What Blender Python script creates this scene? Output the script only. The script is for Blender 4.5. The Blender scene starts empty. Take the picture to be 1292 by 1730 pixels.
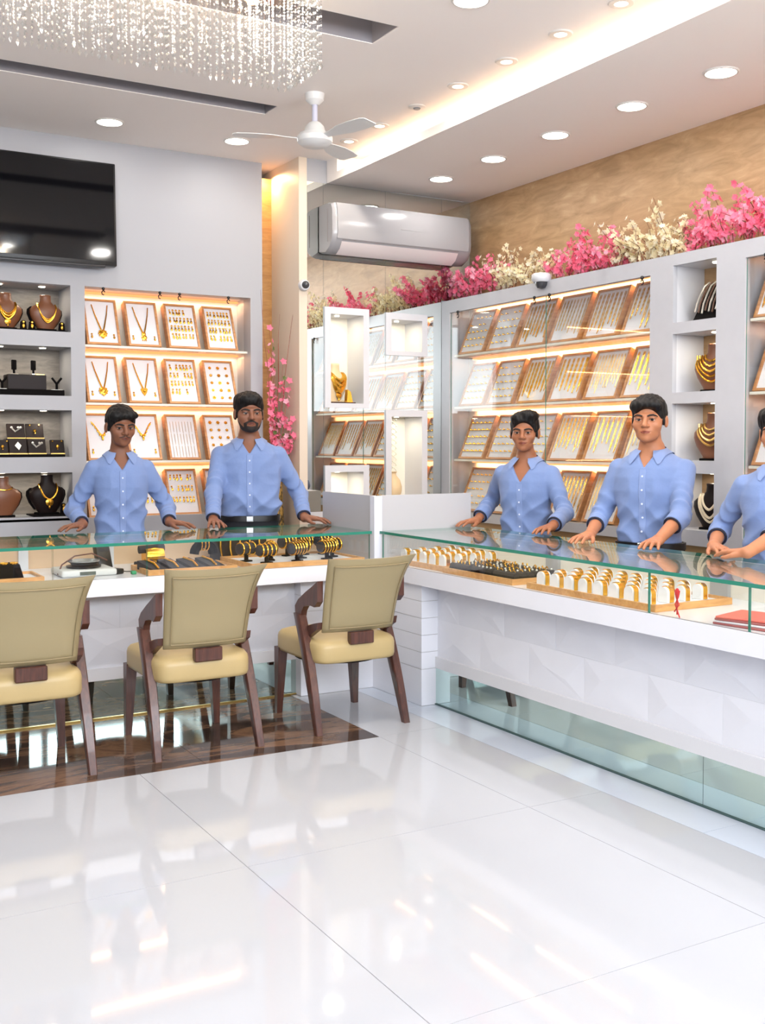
import bpy, bmesh, math, random
import numpy as np
from mathutils import Vector, Matrix, Euler

random.seed(7)
rng = np.random.default_rng(7)
S = bpy.context.scene
COL = S.collection
PI = math.pi

# ------------------------------------------------------------------ camera
cam_d = bpy.data.cameras.new('camera')
cam = bpy.data.objects.new('camera', cam_d)
COL.objects.link(cam)
cam.location = (0, 0, 1.42)
cam.rotation_euler = (PI/2 - math.atan(73/1829), 0, -math.radians(30.1))
cam_d.sensor_fit = 'HORIZONTAL'
cam_d.sensor_width = 36
cam_d.lens = 1829/1292*36
cam_d.shift_y = -44/1292
cam_d.clip_start = 0.05
S.camera = cam

# ------------------------------------------------------------------ exposure
S.view_settings.view_transform = 'Standard'
S.view_settings.look = 'None'
S.view_settings.exposure = 0.40
S.view_settings.gamma = 1.0
S.view_settings.use_curve_mapping = False
S.cycles.use_denoising = True
S.cycles.max_bounces = 9
S.cycles.diffuse_bounces = 4
S.cycles.glossy_bounces = 5
S.cycles.transmission_bounces = 6
S.cycles.transparent_max_bounces = 24
S.cycles.sample_clamp_indirect = 4.0
S.cycles.caustics_reflective = False
S.cycles.caustics_refractive = False

# ------------------------------------------------------------------ world: even daylight from the street
W = bpy.data.worlds.new('street_daylight')
S.world = W
W.use_nodes = True
bg = W.node_tree.nodes['Background']
bg.inputs[0].default_value = (0.86, 0.92, 1.0, 1)
bg.inputs[1].default_value = 12.0

def area_light(name, loc, rot, sx, sy, power, color=(1, 1, 1), shape='RECTANGLE', spread=PI, portal=False):
    d = bpy.data.lights.new(name, 'AREA')
    d.shape = shape
    d.size = sx
    if shape in ('RECTANGLE', 'ELLIPSE'):
        d.size_y = sy
    d.energy = power
    d.color = color
    d.spread = spread
    if portal:
        d.cycles.is_portal = True
    o = bpy.data.objects.new(name, d)
    o.location = loc
    o.rotation_euler = rot
    COL.objects.link(o)
    return o

# light enters through the open shop front behind the camera
area_light('shopfront_daylight_portal', (1.19, -1.45, 2.6), (-PI/2, 0, PI), 6.5, 1.4, 1, portal=True)

# ------------------------------------------------------------------ materials
def lin(c):
    return tuple(((v/255)/12.92 if v/255 <= 0.04045 else ((v/255+0.055)/1.055)**2.4) for v in c)

MATS = {}
def mat(name, rgb, rough=0.5, metal=0.0, spec=0.5, emit=None, estr=0.0, bump=None, vary=None, coat=0.0, sheen=0.0, sss=0.0):
    """plain principled material; bump=(scale,strength,distance), vary=(scale,amount) mottles the colour"""
    if name in MATS:
        return MATS[name]
    m = bpy.data.materials.new(name)
    m.use_nodes = True
    nt = m.node_tree
    b = nt.nodes['Principled BSDF']
    c = lin(rgb) + (1,)
    b.inputs['Base Color'].default_value = c
    b.inputs['Roughness'].default_value = rough
    b.inputs['Metallic'].default_value = metal
    b.inputs['Specular IOR Level'].default_value = spec
    b.inputs['Coat Weight'].default_value = coat
    if coat:
        b.inputs['Coat Roughness'].default_value = 0.05
    b.inputs['Sheen Weight'].default_value = sheen
    if sss:
        b.inputs['Subsurface Weight'].default_value = sss
        b.inputs['Subsurface Radius'].default_value = (0.01, 0.004, 0.002)
    if emit is not None:
        b.inputs['Emission Color'].default_value = lin(emit) + (1,)
        b.inputs['Emission Strength'].default_value = estr
    if vary or bump:
        tc = nt.nodes.new('ShaderNodeTexCoord')
    if vary:
        n = nt.nodes.new('ShaderNodeTexNoise')
        n.inputs['Scale'].default_value = vary[0]
        n.inputs['Detail'].default_value = 4
        nt.links.new(tc.outputs['Object'], n.inputs['Vector'])
        mx = nt.nodes.new('ShaderNodeMix')
        mx.data_type = 'RGBA'
        a = vary[1]
        mx.inputs[6].default_value = tuple(max(0, v*(1-a)) for v in c[:3]) + (1,)
        mx.inputs[7].default_value = tuple(min(1, v*(1+a)) for v in c[:3]) + (1,)
        nt.links.new(n.outputs['Fac'], mx.inputs[0])
        nt.links.new(mx.outputs[2], b.inputs['Base Color'])
    if bump:
        n2 = nt.nodes.new('ShaderNodeTexNoise')
        n2.inputs['Scale'].default_value = bump[0]
        n2.inputs['Detail'].default_value = 5
        nt.links.new(tc.outputs['Object'], n2.inputs['Vector'])
        bp = nt.nodes.new('ShaderNodeBump')
        bp.inputs['Strength'].default_value = bump[1]
        bp.inputs['Distance'].default_value = bump[2]
        nt.links.new(n2.outputs['Fac'], bp.inputs['Height'])
        nt.links.new(bp.outputs['Normal'], b.inputs['Normal'])
    MATS[name] = m
    return m

def streak_mat(name, stops, scale, rough=0.4, noise=3.0, distort=0.6, spec=0.5, bump=0.0, coat=0.0, rot=(0, 0, 0)):
    """stretched-noise material for wood, veneer, marble: stops = [(pos, rgb)...], scale = mapping scale xyz"""
    if name in MATS:
        return MATS[name]
    m = bpy.data.materials.new(name)
    m.use_nodes = True
    nt = m.node_tree
    b = nt.nodes['Principled BSDF']
    b.inputs['Roughness'].default_value = rough
    b.inputs['Specular IOR Level'].default_value = spec
    b.inputs['Coat Weight'].default_value = coat
    geo = nt.nodes.new('ShaderNodeNewGeometry')
    mp = nt.nodes.new('ShaderNodeMapping')
    mp.inputs['Scale'].default_value = scale
    mp.inputs['Rotation'].default_value = rot
    nt.links.new(geo.outputs['Position'], mp.inputs['Vector'])
    n = nt.nodes.new('ShaderNodeTexNoise')
    n.inputs['Scale'].default_value = noise
    n.inputs['Detail'].default_value = 8
    n.inputs['Roughness'].default_value = 0.62
    n.inputs['Distortion'].default_value = distort
    nt.links.new(mp.outputs['Vector'], n.inputs['Vector'])
    r = nt.nodes.new('ShaderNodeValToRGB')
    while len(r.color_ramp.elements) < len(stops):
        r.color_ramp.elements.new(0.5)
    for e, (p, c) in zip(r.color_ramp.elements, stops):
        e.position = p
        e.color = lin(c) + (1,)
    nt.links.new(n.outputs['Fac'], r.inputs['Fac'])
    nt.links.new(r.outputs['Color'], b.inputs['Base Color'])
    if bump:
        bp = nt.nodes.new('ShaderNodeBump')
        bp.inputs['Strength'].default_value = bump
        bp.inputs['Distance'].default_value = 0.002
        nt.links.new(n.outputs['Fac'], bp.inputs['Height'])
        nt.links.new(bp.outputs['Normal'], b.inputs['Normal'])
    MATS[name] = m
    return m

def emitter(name, rgb, strength):
    if name in MATS:
        return MATS[name]
    m = bpy.data.materials.new(name)
    m.use_nodes = True
    nt = m.node_tree
    nt.nodes.remove(nt.nodes['Principled BSDF'])
    e = nt.nodes.new('ShaderNodeEmission')
    e.inputs[0].default_value = lin(rgb) + (1,)
    e.inputs[1].default_value = strength
    nt.links.new(e.outputs[0], nt.nodes['Material Output'].inputs[0])
    MATS[name] = m
    return m

def sheet_glass(name, tint, rough=0.0, ior=1.5, boost=1.0):
    """architectural sheet glass: fresnel mix of a clear straight-through pass and a mirror reflection"""
    if name in MATS:
        return MATS[name]
    m = bpy.data.materials.new(name)
    m.use_nodes = True
    nt = m.node_tree
    nt.nodes.remove(nt.nodes['Principled BSDF'])
    t = nt.nodes.new('ShaderNodeBsdfTransparent')
    t.inputs[0].default_value = tint + (1,)
    g = nt.nodes.new('ShaderNodeBsdfGlossy')
    g.inputs['Color'].default_value = (1, 1, 1, 1)
    g.inputs['Roughness'].default_value = rough
    # fresnel from the facing angle, the same for both sides of the sheet
    geo = nt.nodes.new('ShaderNodeNewGeometry')
    dot = nt.nodes.new('ShaderNodeVectorMath')
    dot.operation = 'DOT_PRODUCT'
    nt.links.new(geo.outputs['Incoming'], dot.inputs[0])
    nt.links.new(geo.outputs['Normal'], dot.inputs[1])
    ab = nt.nodes.new('ShaderNodeMath'); ab.operation = 'ABSOLUTE'
    nt.links.new(dot.outputs['Value'], ab.inputs[0])
    om = nt.nodes.new('ShaderNodeMath'); om.operation = 'SUBTRACT'; om.inputs[0].default_value = 1.0
    nt.links.new(ab.outputs[0], om.inputs[1])
    pw = nt.nodes.new('ShaderNodeMath'); pw.operation = 'POWER'; pw.inputs[1].default_value = 5.0
    nt.links.new(om.outputs[0], pw.inputs[0])
    f0 = ((ior-1)/(ior+1))**2*boost
    ma = nt.nodes.new('ShaderNodeMath'); ma.operation = 'MULTIPLY_ADD'
    ma.inputs[1].default_value = 1-f0
    ma.inputs[2].default_value = f0
    nt.links.new(pw.outputs[0], ma.inputs[0])
    mx = nt.nodes.new('ShaderNodeMixShader')
    nt.links.new(ma.outputs[0], mx.inputs[0])
    nt.links.new(t.outputs[0], mx.inputs[1])
    nt.links.new(g.outputs[0], mx.inputs[2])
    nt.links.new(mx.outputs[0], nt.nodes['Material Output'].inputs[0])
    MATS[name] = m
    return m

WHITE = mat('white_lacquer', (212, 212, 215), 0.32)
WALLP = mat('white_wall_paint', (169, 169, 173), 0.55)
CEILP = mat('ceiling_paint', (250, 243, 237), 0.7)
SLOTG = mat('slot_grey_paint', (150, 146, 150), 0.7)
QUARTZ = mat('white_quartz', (226, 227, 233), 0.22, vary=(6, 0.03))
RELIEF = mat('white_relief_stone', (222, 223, 229), 0.35, vary=(9, 0.03))
FLOORW = mat('polished_white_tile', (177, 179, 184), 0.045, spec=0.5, vary=(1.3, 0.015))
FLOORB = mat('pale_grey_border_tile', (198, 206, 218), 0.05, vary=(3, 0.05))
GROUT = mat('grout', (206, 204, 202), 0.8)
GOLD = mat('gold', (245, 185, 70), 0.24, metal=1.0)
GOLDP = mat('pale_gold', (240, 200, 120), 0.3, metal=1.0)
SILVER = mat('silver_beads', (220, 216, 205), 0.3, metal=0.7)
BLACKV = mat('black_velvet', (13, 10, 10), 0.9, spec=.12)
BROWNV = mat('dark_brown_leatherette', (26, 14, 11), 0.5, spec=.25)
BUSTB = mat('brown_satin_bust', (118, 72, 46), 0.4)
BUSTC = mat('cream_bust', (232, 205, 160), 0.5)
PADW = mat('white_tray_pad', (232, 230, 232), 0.75)
BLACKP = mat('black_plastic', (18, 18, 20), 0.35)
GREYP = mat('grey_plastic', (120, 122, 126), 0.4)
CHROME = mat('chrome', (210, 212, 215), 0.12, metal=1.0)
WOODT = streak_mat('tray_wood', [(0.3, (176, 116, 68)), (0.7, (214, 158, 104))], (3, 3, 22), 0.42, 2.0)
WOODC = streak_mat('counter_tray_wood', [(0.3, (196, 138, 78)), (0.7, (226, 172, 108))], (4, 18, 18), 0.4, 2.0)
WALNUT = streak_mat('walnut', [(0.25, (50, 26, 20)), (0.75, (98, 56, 42))], (24, 24, 3), 0.35, 2.2, coat=0.2)
VENEER = streak_mat('tan_travertine_veneer', [(0.28, (150, 118, 80)), (0.48, (172, 138, 98)), (0.62, (184, 150, 110)), (0.8, (204, 174, 134))], (1.6, 1.6, 6.5), 0.45, 2.6, 0.9)
OAK = streak_mat('honey_oak_veneer', [(0.25, (164, 112, 58)), (0.75, (214, 164, 100))], (3, 3, 14), 0.45, 2.0)
NICHEBACK = streak_mat('grey_stone_niche_back', [(0.3, (104, 96, 88)), (0.7, (146, 138, 128))], (2, 2, 9), 0.6, 3.0)
MARBLE = streak_mat('dark_emperador_marble', [(0.30, (32, 27, 26)), (0.44, (74, 57, 48)), (0.54, (122, 92, 70)), (0.62, (86, 64, 52)), (0.68, (56, 44, 40)), (0.71, (198, 166, 130)), (0.74, (62, 48, 42))], (0.8, 2.2, 1), 0.05, 1.5, 1.4, spec=.15, rot=(0, 0, 0.6))
MIRROR = mat('mirror_silver', (232, 236, 232), 0.0, metal=1.0)
MIRRORG = mat('green_tinted_mirror', (206, 228, 222), 0.0, metal=1.0)
GLASS = sheet_glass('clear_sheet_glass', (0.985, 0.995, 0.99))
GLASSTOP = sheet_glass('counter_top_glass', (0.955, 0.98, 0.97), boost=1.6)
GLASSE = mat('green_glass_edge', (42, 128, 108), 0.12, spec=0.6)
STEEL = mat('brushed_steel', (178, 180, 180), 0.3, metal=0.9)
TVBLK = mat('tv_screen_black', (6, 6, 9), 0.06)
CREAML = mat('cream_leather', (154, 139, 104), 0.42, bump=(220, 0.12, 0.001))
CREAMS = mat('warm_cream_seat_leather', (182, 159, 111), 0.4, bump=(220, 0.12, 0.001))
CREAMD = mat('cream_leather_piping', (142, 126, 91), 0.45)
LEDW = emitter('led_white', (255, 250, 240), 9.0)
LEDS = emitter('led_spot', (255, 244, 222), 9.0)
LEDA = emitter('led_warm_strip', (255, 168, 104), 1.15)
def petal(name, rgb):
    """thin petal: half of the light passes through it"""
    m = bpy.data.materials.new(name)
    m.use_nodes = True
    nt = m.node_tree
    nt.nodes.remove(nt.nodes['Principled BSDF'])
    a = nt.nodes.new('ShaderNodeBsdfDiffuse'); b = nt.nodes.new('ShaderNodeBsdfTranslucent'); x = nt.nodes.new('ShaderNodeMixShader')
    a.inputs[0].default_value = b.inputs[0].default_value = lin(rgb) + (1,)
    x.inputs[0].default_value = .45
    nt.links.new(a.outputs[0], x.inputs[1]); nt.links.new(b.outputs[0], x.inputs[2])
    nt.links.new(x.outputs[0], nt.nodes['Material Output'].inputs[0])
    MATS[name] = m
    return m
PINK = petal('pink_petal', (255, 146, 176))
PINK2 = petal('light_pink_petal', (255, 194, 212))
CREAMF = petal('cream_petal', (250, 240, 206))
IVORYF = petal('ivory_petal', (252, 247, 228))
TWIG = mat('brown_twig', (112, 66, 46), 0.7)
LEAF = mat('green_leaf', (96, 112, 56), 0.6)

# ------------------------------------------------------------------ geometry helpers
class G:
    """collects vertices and faces; build() links them as ONE mesh object"""
    def __init__(s):
        s.v = []; s.f = []; s.mi = []; s.mats = []
    def add(s, v, f, m=0):
        n = len(s.v)
        s.v.extend([tuple(p) for p in v])
        s.f.extend([tuple(i+n for i in q) for q in f])
        s.mi.extend([m]*len(f))
        return s
    def box(s, x0, y0, z0, x1, y1, z1, m=0):
        v = [(x0, y0, z0), (x1, y0, z0), (x1, y1, z0), (x0, y1, z0), (x0, y0, z1), (x1, y0, z1), (x1, y1, z1), (x0, y1, z1)]
        f = [(0, 3, 2, 1), (4, 5, 6, 7), (0, 1, 5, 4), (1, 2, 6, 5), (2, 3, 7, 6), (3, 0, 4, 7)]
        return s.add(v, f, m)
    def rbox(s, x0, y0, z0, x1, y1, z1, r=0.01, seg=2, m=0):
        bm = bmesh.new()
        bmesh.ops.create_cube(bm, size=1)
        for v in bm.verts:
            v.co = Vector((x0+(v.co.x+.5)*(x1-x0), y0+(v.co.y+.5)*(y1-y0), z0+(v.co.z+.5)*(z1-z0)))
        bmesh.ops.bevel(bm, geom=list(bm.edges), offset=r, segments=seg, affect='EDGES', profile=0.5)
        bm.verts.index_update()
        s.add([v.co[:] for v in bm.verts], [[v.index for v in f.verts] for f in bm.faces], m)
        bm.free()
        return s
    def loft(s, rings, cap=True, closed=True, m=0):
        n = len(rings[0])
        v = [p for r in rings for p in r]
        f = []
        for i in range(len(rings)-1):
            for j in range(n if closed else n-1):
                k = (j+1) % n
                f.append((i*n+j, i*n+k, (i+1)*n+k, (i+1)*n+j))
        if cap and closed:
            f.append(tuple(reversed(range(n))))
            f.append(tuple(range((len(rings)-1)*n, len(rings)*n)))
        return s.add(v, f, m)
    def tube(s, pts, r, n=8, cap=True, m=0, flat=None):
        """swept circle (flat=(a,b) squashes it to a*r by b*r)"""
        pts = [Vector(p) for p in pts]
        rs = r if isinstance(r, (list, tuple)) else [r]*len(pts)
        t0 = (pts[1]-pts[0]).normalized()
        ref = Vector((0, 0, 1)) if abs(t0.z) < 0.9 else Vector((1, 0, 0))
        u = t0.cross(ref).normalized()
        rings = []
        for i, p in enumerate(pts):
            a = pts[max(i-1, 0)]; b = pts[min(i+1, len(pts)-1)]
            t = (b-a).normalized()
            u = (u - t*u.dot(t)).normalized()
            w = t.cross(u)
            fa, fb = flat or (1, 1)
            rings.append([p + u*(math.cos(2*PI*k/n)*rs[i]*fa) + w*(math.sin(2*PI*k/n)*rs[i]*fb) for k in range(n)])
        return s.loft(rings, cap, True, m)
    def lathe(s, prof, n=20, c=(0, 0, 0), m=0, sx=1, sy=1, a0=0.0, a1=2*PI):
        full = abs(a1-a0-2*PI) < 1e-6
        k = n if full else n+1
        rings = [[(c[0]+max(r, 1e-5)*sx*math.cos(a0+(a1-a0)*j/n), c[1]+max(r, 1e-5)*sy*math.sin(a0+(a1-a0)*j/n), c[2]+z) for j in range(k)] for r, z in prof]
        return s.loft(rings, full, full, m)
    def prism(s, poly, a, b, axis='z', m=0):
        """polygon extruded from a to b along an axis; poly gives the two other coordinates in order"""
        def P(u, w, t):
            return {'z': (u, w, t), 'y': (u, t, w), 'x': (t, u, w)}[axis]
        n = len(poly)
        v = [P(u, w, a) for u, w in poly] + [P(u, w, b) for u, w in poly]
        f = [tuple(reversed(range(n))), tuple(range(n, 2*n))] + [(i, (i+1) % n, n+(i+1) % n, n+i) for i in range(n)]
        return s.add(v, f, m)
    def ball(s, c, r, n=8, k=5, m=0, sz=(1, 1, 1)):
        prof = [(math.sin(PI*i/k)*r, -math.cos(PI*i/k)*r) for i in range(k+1)]
        rings = [[(c[0]+q*sz[0]*math.cos(2*PI*j/n), c[1]+q*sz[1]*math.sin(2*PI*j/n), c[2]+z*sz[2]) for j in range(n)] for q, z in ([(1e-5, -r)] + prof[1:-1] + [(1e-5, r)])]
        return s.loft(rings, True, True, m)
    def holes(s, axis, t0, t1, u0, u1, w0, w1, holes, m=0):
        """slab between t0..t1 along axis with rectangular openings (u0,u1,w0,w1)"""
        us = sorted({u0, u1, *[h[0] for h in holes], *[h[1] for h in holes]})
        ws = sorted({w0, w1, *[h[2] for h in holes], *[h[3] for h in holes]})
        us = [u for u in us if u0-1e-9 <= u <= u1+1e-9]
        ws = [w for w in ws if w0-1e-9 <= w <= w1+1e-9]
        for i in range(len(us)-1):
            for j in range(len(ws)-1):
                uc, wc = (us[i]+us[i+1])/2, (ws[j]+ws[j+1])/2
                if any(h[0] < uc < h[1] and h[2] < wc < h[3] for h in holes):
                    continue
                if axis == 'x':
                    s.box(t0, us[i], ws[j], t1, us[i+1], ws[j+1], m)
                elif axis == 'y':
                    s.box(us[i], t0, ws[j], us[i+1], t1, ws[j+1], m)
                else:
                    s.box(us[i], ws[j], t0, us[i+1], ws[j+1], t1, m)
        return s
    def xf(s, M):
        s.v = [tuple(M @ Vector(p)) for p in s.v]
        return s
    def mesh(s, name, mats, smooth=False, angle=35):
        me = bpy.data.meshes.new(name)
        me.from_pydata(s.v, [], s.f)
        mats = mats if isinstance(mats, (list, tuple)) else [mats]
        for q in mats:
            me.materials.append(q)
        if len(mats) > 1:
            me.polygons.foreach_set('material_index', s.mi)
        if smooth:
            me.polygons.foreach_set('use_smooth', [True]*len(me.polygons))
            if angle:
                me.set_sharp_from_angle(angle=math.radians(angle))
        me.update()
        return me
    def build(s, name, mats, parent=None, smooth=False, angle=35):
        return link(name, s.mesh(name, mats, smooth, angle), parent)

def link(name, me, parent=None, loc=None, rot=None, scale=None):
    o = bpy.data.objects.new(name, me)
    COL.objects.link(o)
    if parent is not None:
        o.parent = parent
    if loc is not None:
        o.location = loc
    if rot is not None:
        o.rotation_euler = rot
    if scale is not None:
        o.scale = scale
    return o

def tag(o, label=None, cat=None, group=None, kind=None):
    if label: o['label'] = label
    if cat: o['category'] = cat
    if group: o['group'] = group
    if kind: o['kind'] = kind
    return o

def thing(name, label, cat, loc=(0, 0, 0), rot=(0, 0, 0), group=None):
    o = bpy.data.objects.new(name, None)
    o.empty_display_size = 0.1
    COL.objects.link(o)
    o.location = loc
    o.rotation_euler = rot
    return tag(o, label, cat, group)

def struct(o, label=None):
    o['kind'] = 'structure'
    if label: o['label'] = label
    return o

def ORD(i):
    return ['first', 'second', 'third', 'fourth', 'fifth', 'sixth', 'seventh', 'eighth', 'ninth', 'tenth'][i]
# ================================================================== THE ROOM
ZC, ZS = 3.333, 3.18           # upper ceiling, lower soffit over the long cabinets
YB, YM, XR = 6.90, 6.62, 4.58  # display wall, mirror wall, veneered wall
XL, YF = -2.2, -1.5            # unseen side wall, shop front

floor = struct(G().box(XL-.2, YF-.2, -.12, XR+.2, 7.4, -.004).build('floor', GROUT), 'polished white tile floor with dark marble inlay')
def tiles(name, xs, ys, m):
    for i in range(len(xs)-1):
        for j in range(len(ys)-1):
            g = .0011
            G().box(xs[i]+g, ys[j]+g, -.004, xs[i+1]-g, ys[j+1]-g, 0).build(name, m, floor)
tiles('white_tile', [XL, -1.0, .2, 1.4, 2.585, 2.96], [YF, -.15, 1.0, 2.16, 3.32, 4.49], FLOORW)
tiles('white_tile', [2.585, 2.96], [4.49, 5.43], FLOORW)
tiles('marble_tile', [XL, -1.2, -.2, .8, 1.7, 2.585], [4.49, 5.5], MARBLE)
tiles('border_tile', [2.96, 3.18], [YF, -.4, .66, 1.72, 2.78, 3.84, 4.90], FLOORB)
tiles('border_tile', [2.96, 3.085], [4.90, 5.43], FLOORB)
tiles('staff_floor_tile', [XL, -1, .2, 1.4, 2.6, 3.75], [5.5, 6.9], FLOORW)
tiles('staff_floor_tile', [3.68, 4.58], [YF, 0, 1.2, 2.4, 3.6, 4.8, 5.5], FLOORW)

# ceiling with its two recessed slots
SL1 = (-1.0, 2.615, 5.70, 5.875)
SL2 = (-1.0, 2.605, 4.343, 4.59)
ceil = struct(G().holes('z', ZC, ZC+.3, XL-.2, 3.85, YF-.2, 7.3, [SL1, SL2]).build('ceiling', CEILP), 'white false ceiling with recessed slots')
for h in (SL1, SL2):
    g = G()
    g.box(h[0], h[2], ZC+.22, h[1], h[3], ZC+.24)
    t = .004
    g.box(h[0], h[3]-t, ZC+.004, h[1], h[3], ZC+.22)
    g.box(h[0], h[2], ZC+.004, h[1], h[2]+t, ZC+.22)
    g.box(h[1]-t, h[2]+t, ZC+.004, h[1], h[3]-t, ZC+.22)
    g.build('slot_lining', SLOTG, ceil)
# soffit over the right-hand side with an up-lit cove on its edge
sof = G()
sof.box(3.40, YF, ZS, XR, YM, ZS+.016)
sof.box(3.40, YF, ZS+.016, 3.415, YM, ZS+.05)
sof.box(3.80, YF, ZS+.016, 3.85, YM, ZC)
sof.box(3.40, 6.47, ZS+.05, 3.85, YM, ZC)
struct(sof.build('ceiling_soffit', CEILP), 'lower ceiling soffit with lit cove edge')
led = G().box(3.50, YF+.1, ZS+.018, 3.53, 6.44, ZS+.03).build('cove_light_strip', LEDA)
tag(led, 'long warm light strip hidden in the ceiling cove', 'strip light')
area_light('cove_glow', (3.52, 2.5, ZS+.05), (0, PI+.35, 0), .05, 7.8, 7.5, (1, .78, .52))

# display wall (TV wall) : upper wall, stiles and the openings below it
NX0 = .42
wb = G()
wb.holes('y', YB, 7.02, XL, 3.044, 0, ZC, [(NX0, 1.735, .945, 2.407), (1.825, 2.956, .94, 2.409)])
wb.box(XL, 7.24, 0, 3.3, 7.3, ZC)
wb.box(3.03, 7.02, 0, 3.044, 7.06, ZC)
struct(wb.build('wall_back', WALLP), 'white wall carrying the television and shelves')
oak = struct(G().box(3.03, 7.06, .0, 3.20, 7.24, ZC-.06).build('trim_1', OAK), 'honey coloured veneer strip in the corner recess')
colm = struct(G().box(3.187, YM-.005, 0, 3.247, 7.24, ZC).build('column', mat('cream_column_paint', (218, 202, 182), .45)), 'slim cream column beside the mirror')
# mirror wall
BOXN = [(3.375, 3.722, 1.66, 2.347, 'tall white box niche holding a gold-draped bust on the mirror'),
        (3.857, 4.203, 2.037, 2.336, 'small empty white box niche at the upper right of the mirror'),
        (3.375, 3.722, .962, 1.264, 'empty white box niche low on the mirror beside the column'),
        (3.857, 4.203, .962, 1.652, 'tall white box niche with cream urn on the mirror')]
BH = [(q[0], q[1], q[2], q[3]) for q in BOXN]
g = G()
g.holes('y', YM+.006, 6.86, 3.247, XR, 0, ZC, BH)
g.box(3.247, 6.86, 0, XR, 7.24, ZC)
wm = struct(g.build('wall_mirror', WALLP), 'wall behind the mirror')
MX = [3.248, 3.371, 3.86, 4.33, XR]
for i in range(4):
    z0 = 0.95 if i < 3 else 2.45
    g = G()
    g.holes('y', YM-.002, YM+.006, MX[i]+.001, MX[i+1]-.001, z0, 3.178, [(max(q[0], MX[i]+.001), min(q[1], MX[i+1]-.001), q[2], q[3]) for q in BH if q[1] > MX[i]+.002 and q[0] < MX[i+1]-.002])
    o = g.build('mirror_panel', MIRROR)
    tag(o, ['narrow mirror strip next to the cream column', 'tall mirror panel around the left pair of white box niches',
            'tall mirror panel around the right pair of white box niches', 'mirror panel above the end of the long cabinet'][i], 'mirror', 'mirror panels on the corner wall')
struct(G().box(3.248, YM-.002, 0, 4.33, YM+.006, .948).build('wall_mirror_dado', WHITE))
# veneered wall, unseen walls, shop front
struct(G().box(XR, YF-.1, 0, XR+.1, 7.24, ZC+.02).build('wall_right', VENEER), 'tan veined stone veneer wall above the cabinets')
struct(G().box(XL-.1, YF-.1, 0, XL, 7.3, ZC+.02).build('wall_left', WALLP))
wf = G()
wf.holes('y', YF-.1, YF, XL, XR, 0, ZC, [(XL+.15, XR-.15, 1.9, 3.3)])  # unseen; sill raised to keep window reflections off the marble and plinth
for x in (-.6, 1.1, 2.8):
    wf.box(x-.03, YF-.09, 1.9, x+.03, YF-.01, 3.3)
struct(wf.build('wall_front', WALLP))

# ------------------------------------------------------------------ ceiling lights
def disc_light(name, label, loc, r, power, color, em, group, ring=.012, recess=.0, inner=None):
    t = thing(name, label, 'ceiling light', loc, group=group)
    ir = inner or r-ring
    G().lathe([(ir, -.001), (ir, -.006), (r-.004, -.006), (r, -.001), (r, .0)], 28).build('trim_ring', mat('light_trim', (222, 216, 208), .35), t, True)
    G().lathe([(ir+.001, -.0035), (0, -.0035)], 28).build('diffuser', em, t)
    if power:
        l = area_light('lamp', (0, 0, -.012), (0, 0, 0), ir*2, 0, power, color, 'DISK')
        l.parent = t
    return t
PW, PC = 3.4, (1, .96, .91)
for i, (x, y) in enumerate([(1.872, 6.477), (2.685, 6.474), (2.718, 3.928)]):
    disc_light('downlight', ['round panel light in the ceiling above the television', 'round panel light in the ceiling above the gold necklace trays',
                             'round panel light at the top edge, near the ceiling slot'][i], (x, y, ZC), .086, PW*(2.4 if y < 5 else .62), PC, LEDW, 'round panel lights in the upper ceiling')
for i, (x, y) in enumerate([(4.0, 6.12), (4.0, 5.53), (4.0, 4.93), (4.005, 4.31), (4.01, 3.71)]):
    disc_light('downlight', ORD(i) + ' round panel light from the mirror wall in the lower soffit', (x, y, ZS), .085, PW*.62, PC, LEDW, 'round panel lights in the soffit')
for i, y in enumerate([6.12, 5.73, 4.89, 4.456, 4.035, 3.625]):
    disc_light('spotlight', ORD(i) + ' small spotlight from the fan in the row beside the cove', (3.302, y, ZC), .058, 3.2, (1, .92, .80), LEDS, 'small spotlights beside the cove', inner=.03)
# the rest of the shop's lamps and two added ones, beyond the frame
for k, (x, y) in enumerate([(1.06, 6.477), (.25, 6.477), (-.6, 6.477), (1.2, 2.2), (-.6, 2.2), (1.2, .2), (-.6, .2), (2.7, 1.9), (2.7, .2), (-.6, 4.0), (1.9, 3.93), (1.08, 3.93)]):  # last two added to brighten the chair seats
    disc_light('downlight', 'unseen round panel light further down the shop ceiling', (x, y, ZC), .086, PW*(3.2 if 3 < y < 5 else 1.8 if y < 5 else .55), PC, LEDW, 'panel lights beyond the frame')
for k, (x, y) in enumerate([(4.01, 3.1), (4.01, 2.5), (4.01, 1.9), (4.01, 1.3), (4.01, .4)]):
    disc_light('downlight', 'round panel light further along the soffit', (x, y, ZS), .085, PW*.8, PC, LEDW, 'soffit lights beyond the frame')
t = thing('smoke_detector', 'small unlit ceiling fitting between the spotlights', 'detector', (3.302, 5.306, ZC))
G().lathe([(.05, 0), (.05, -.004), (.035, -.010), (.0, -.010)], 24).build('base', mat('light_trim', (222, 216, 208), .35), t, True)
G().lathe([(.022, -.010), (.018, -.016), (0, -.016)], 18).build('sensor', GREYP, t, True)
# tiny sprinkler in the slot
t = thing('sprinkler_head', 'tiny dark sprinkler head in the ceiling slot', 'sprinkler', (2.50, 5.80, ZC+.22))
G().tube([(0, 0, 0), (0, 0, -.12)], .012, 8).build('pipe', GREYP, t, True)
G().lathe([(.0, -.15), (.03, -.145), (.03, -.14), (.012, -.12), (0, -.12)], 14).build('deflector', mat('dark_bronze', (70, 48, 44), .4, metal=.6), t, True)

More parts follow.
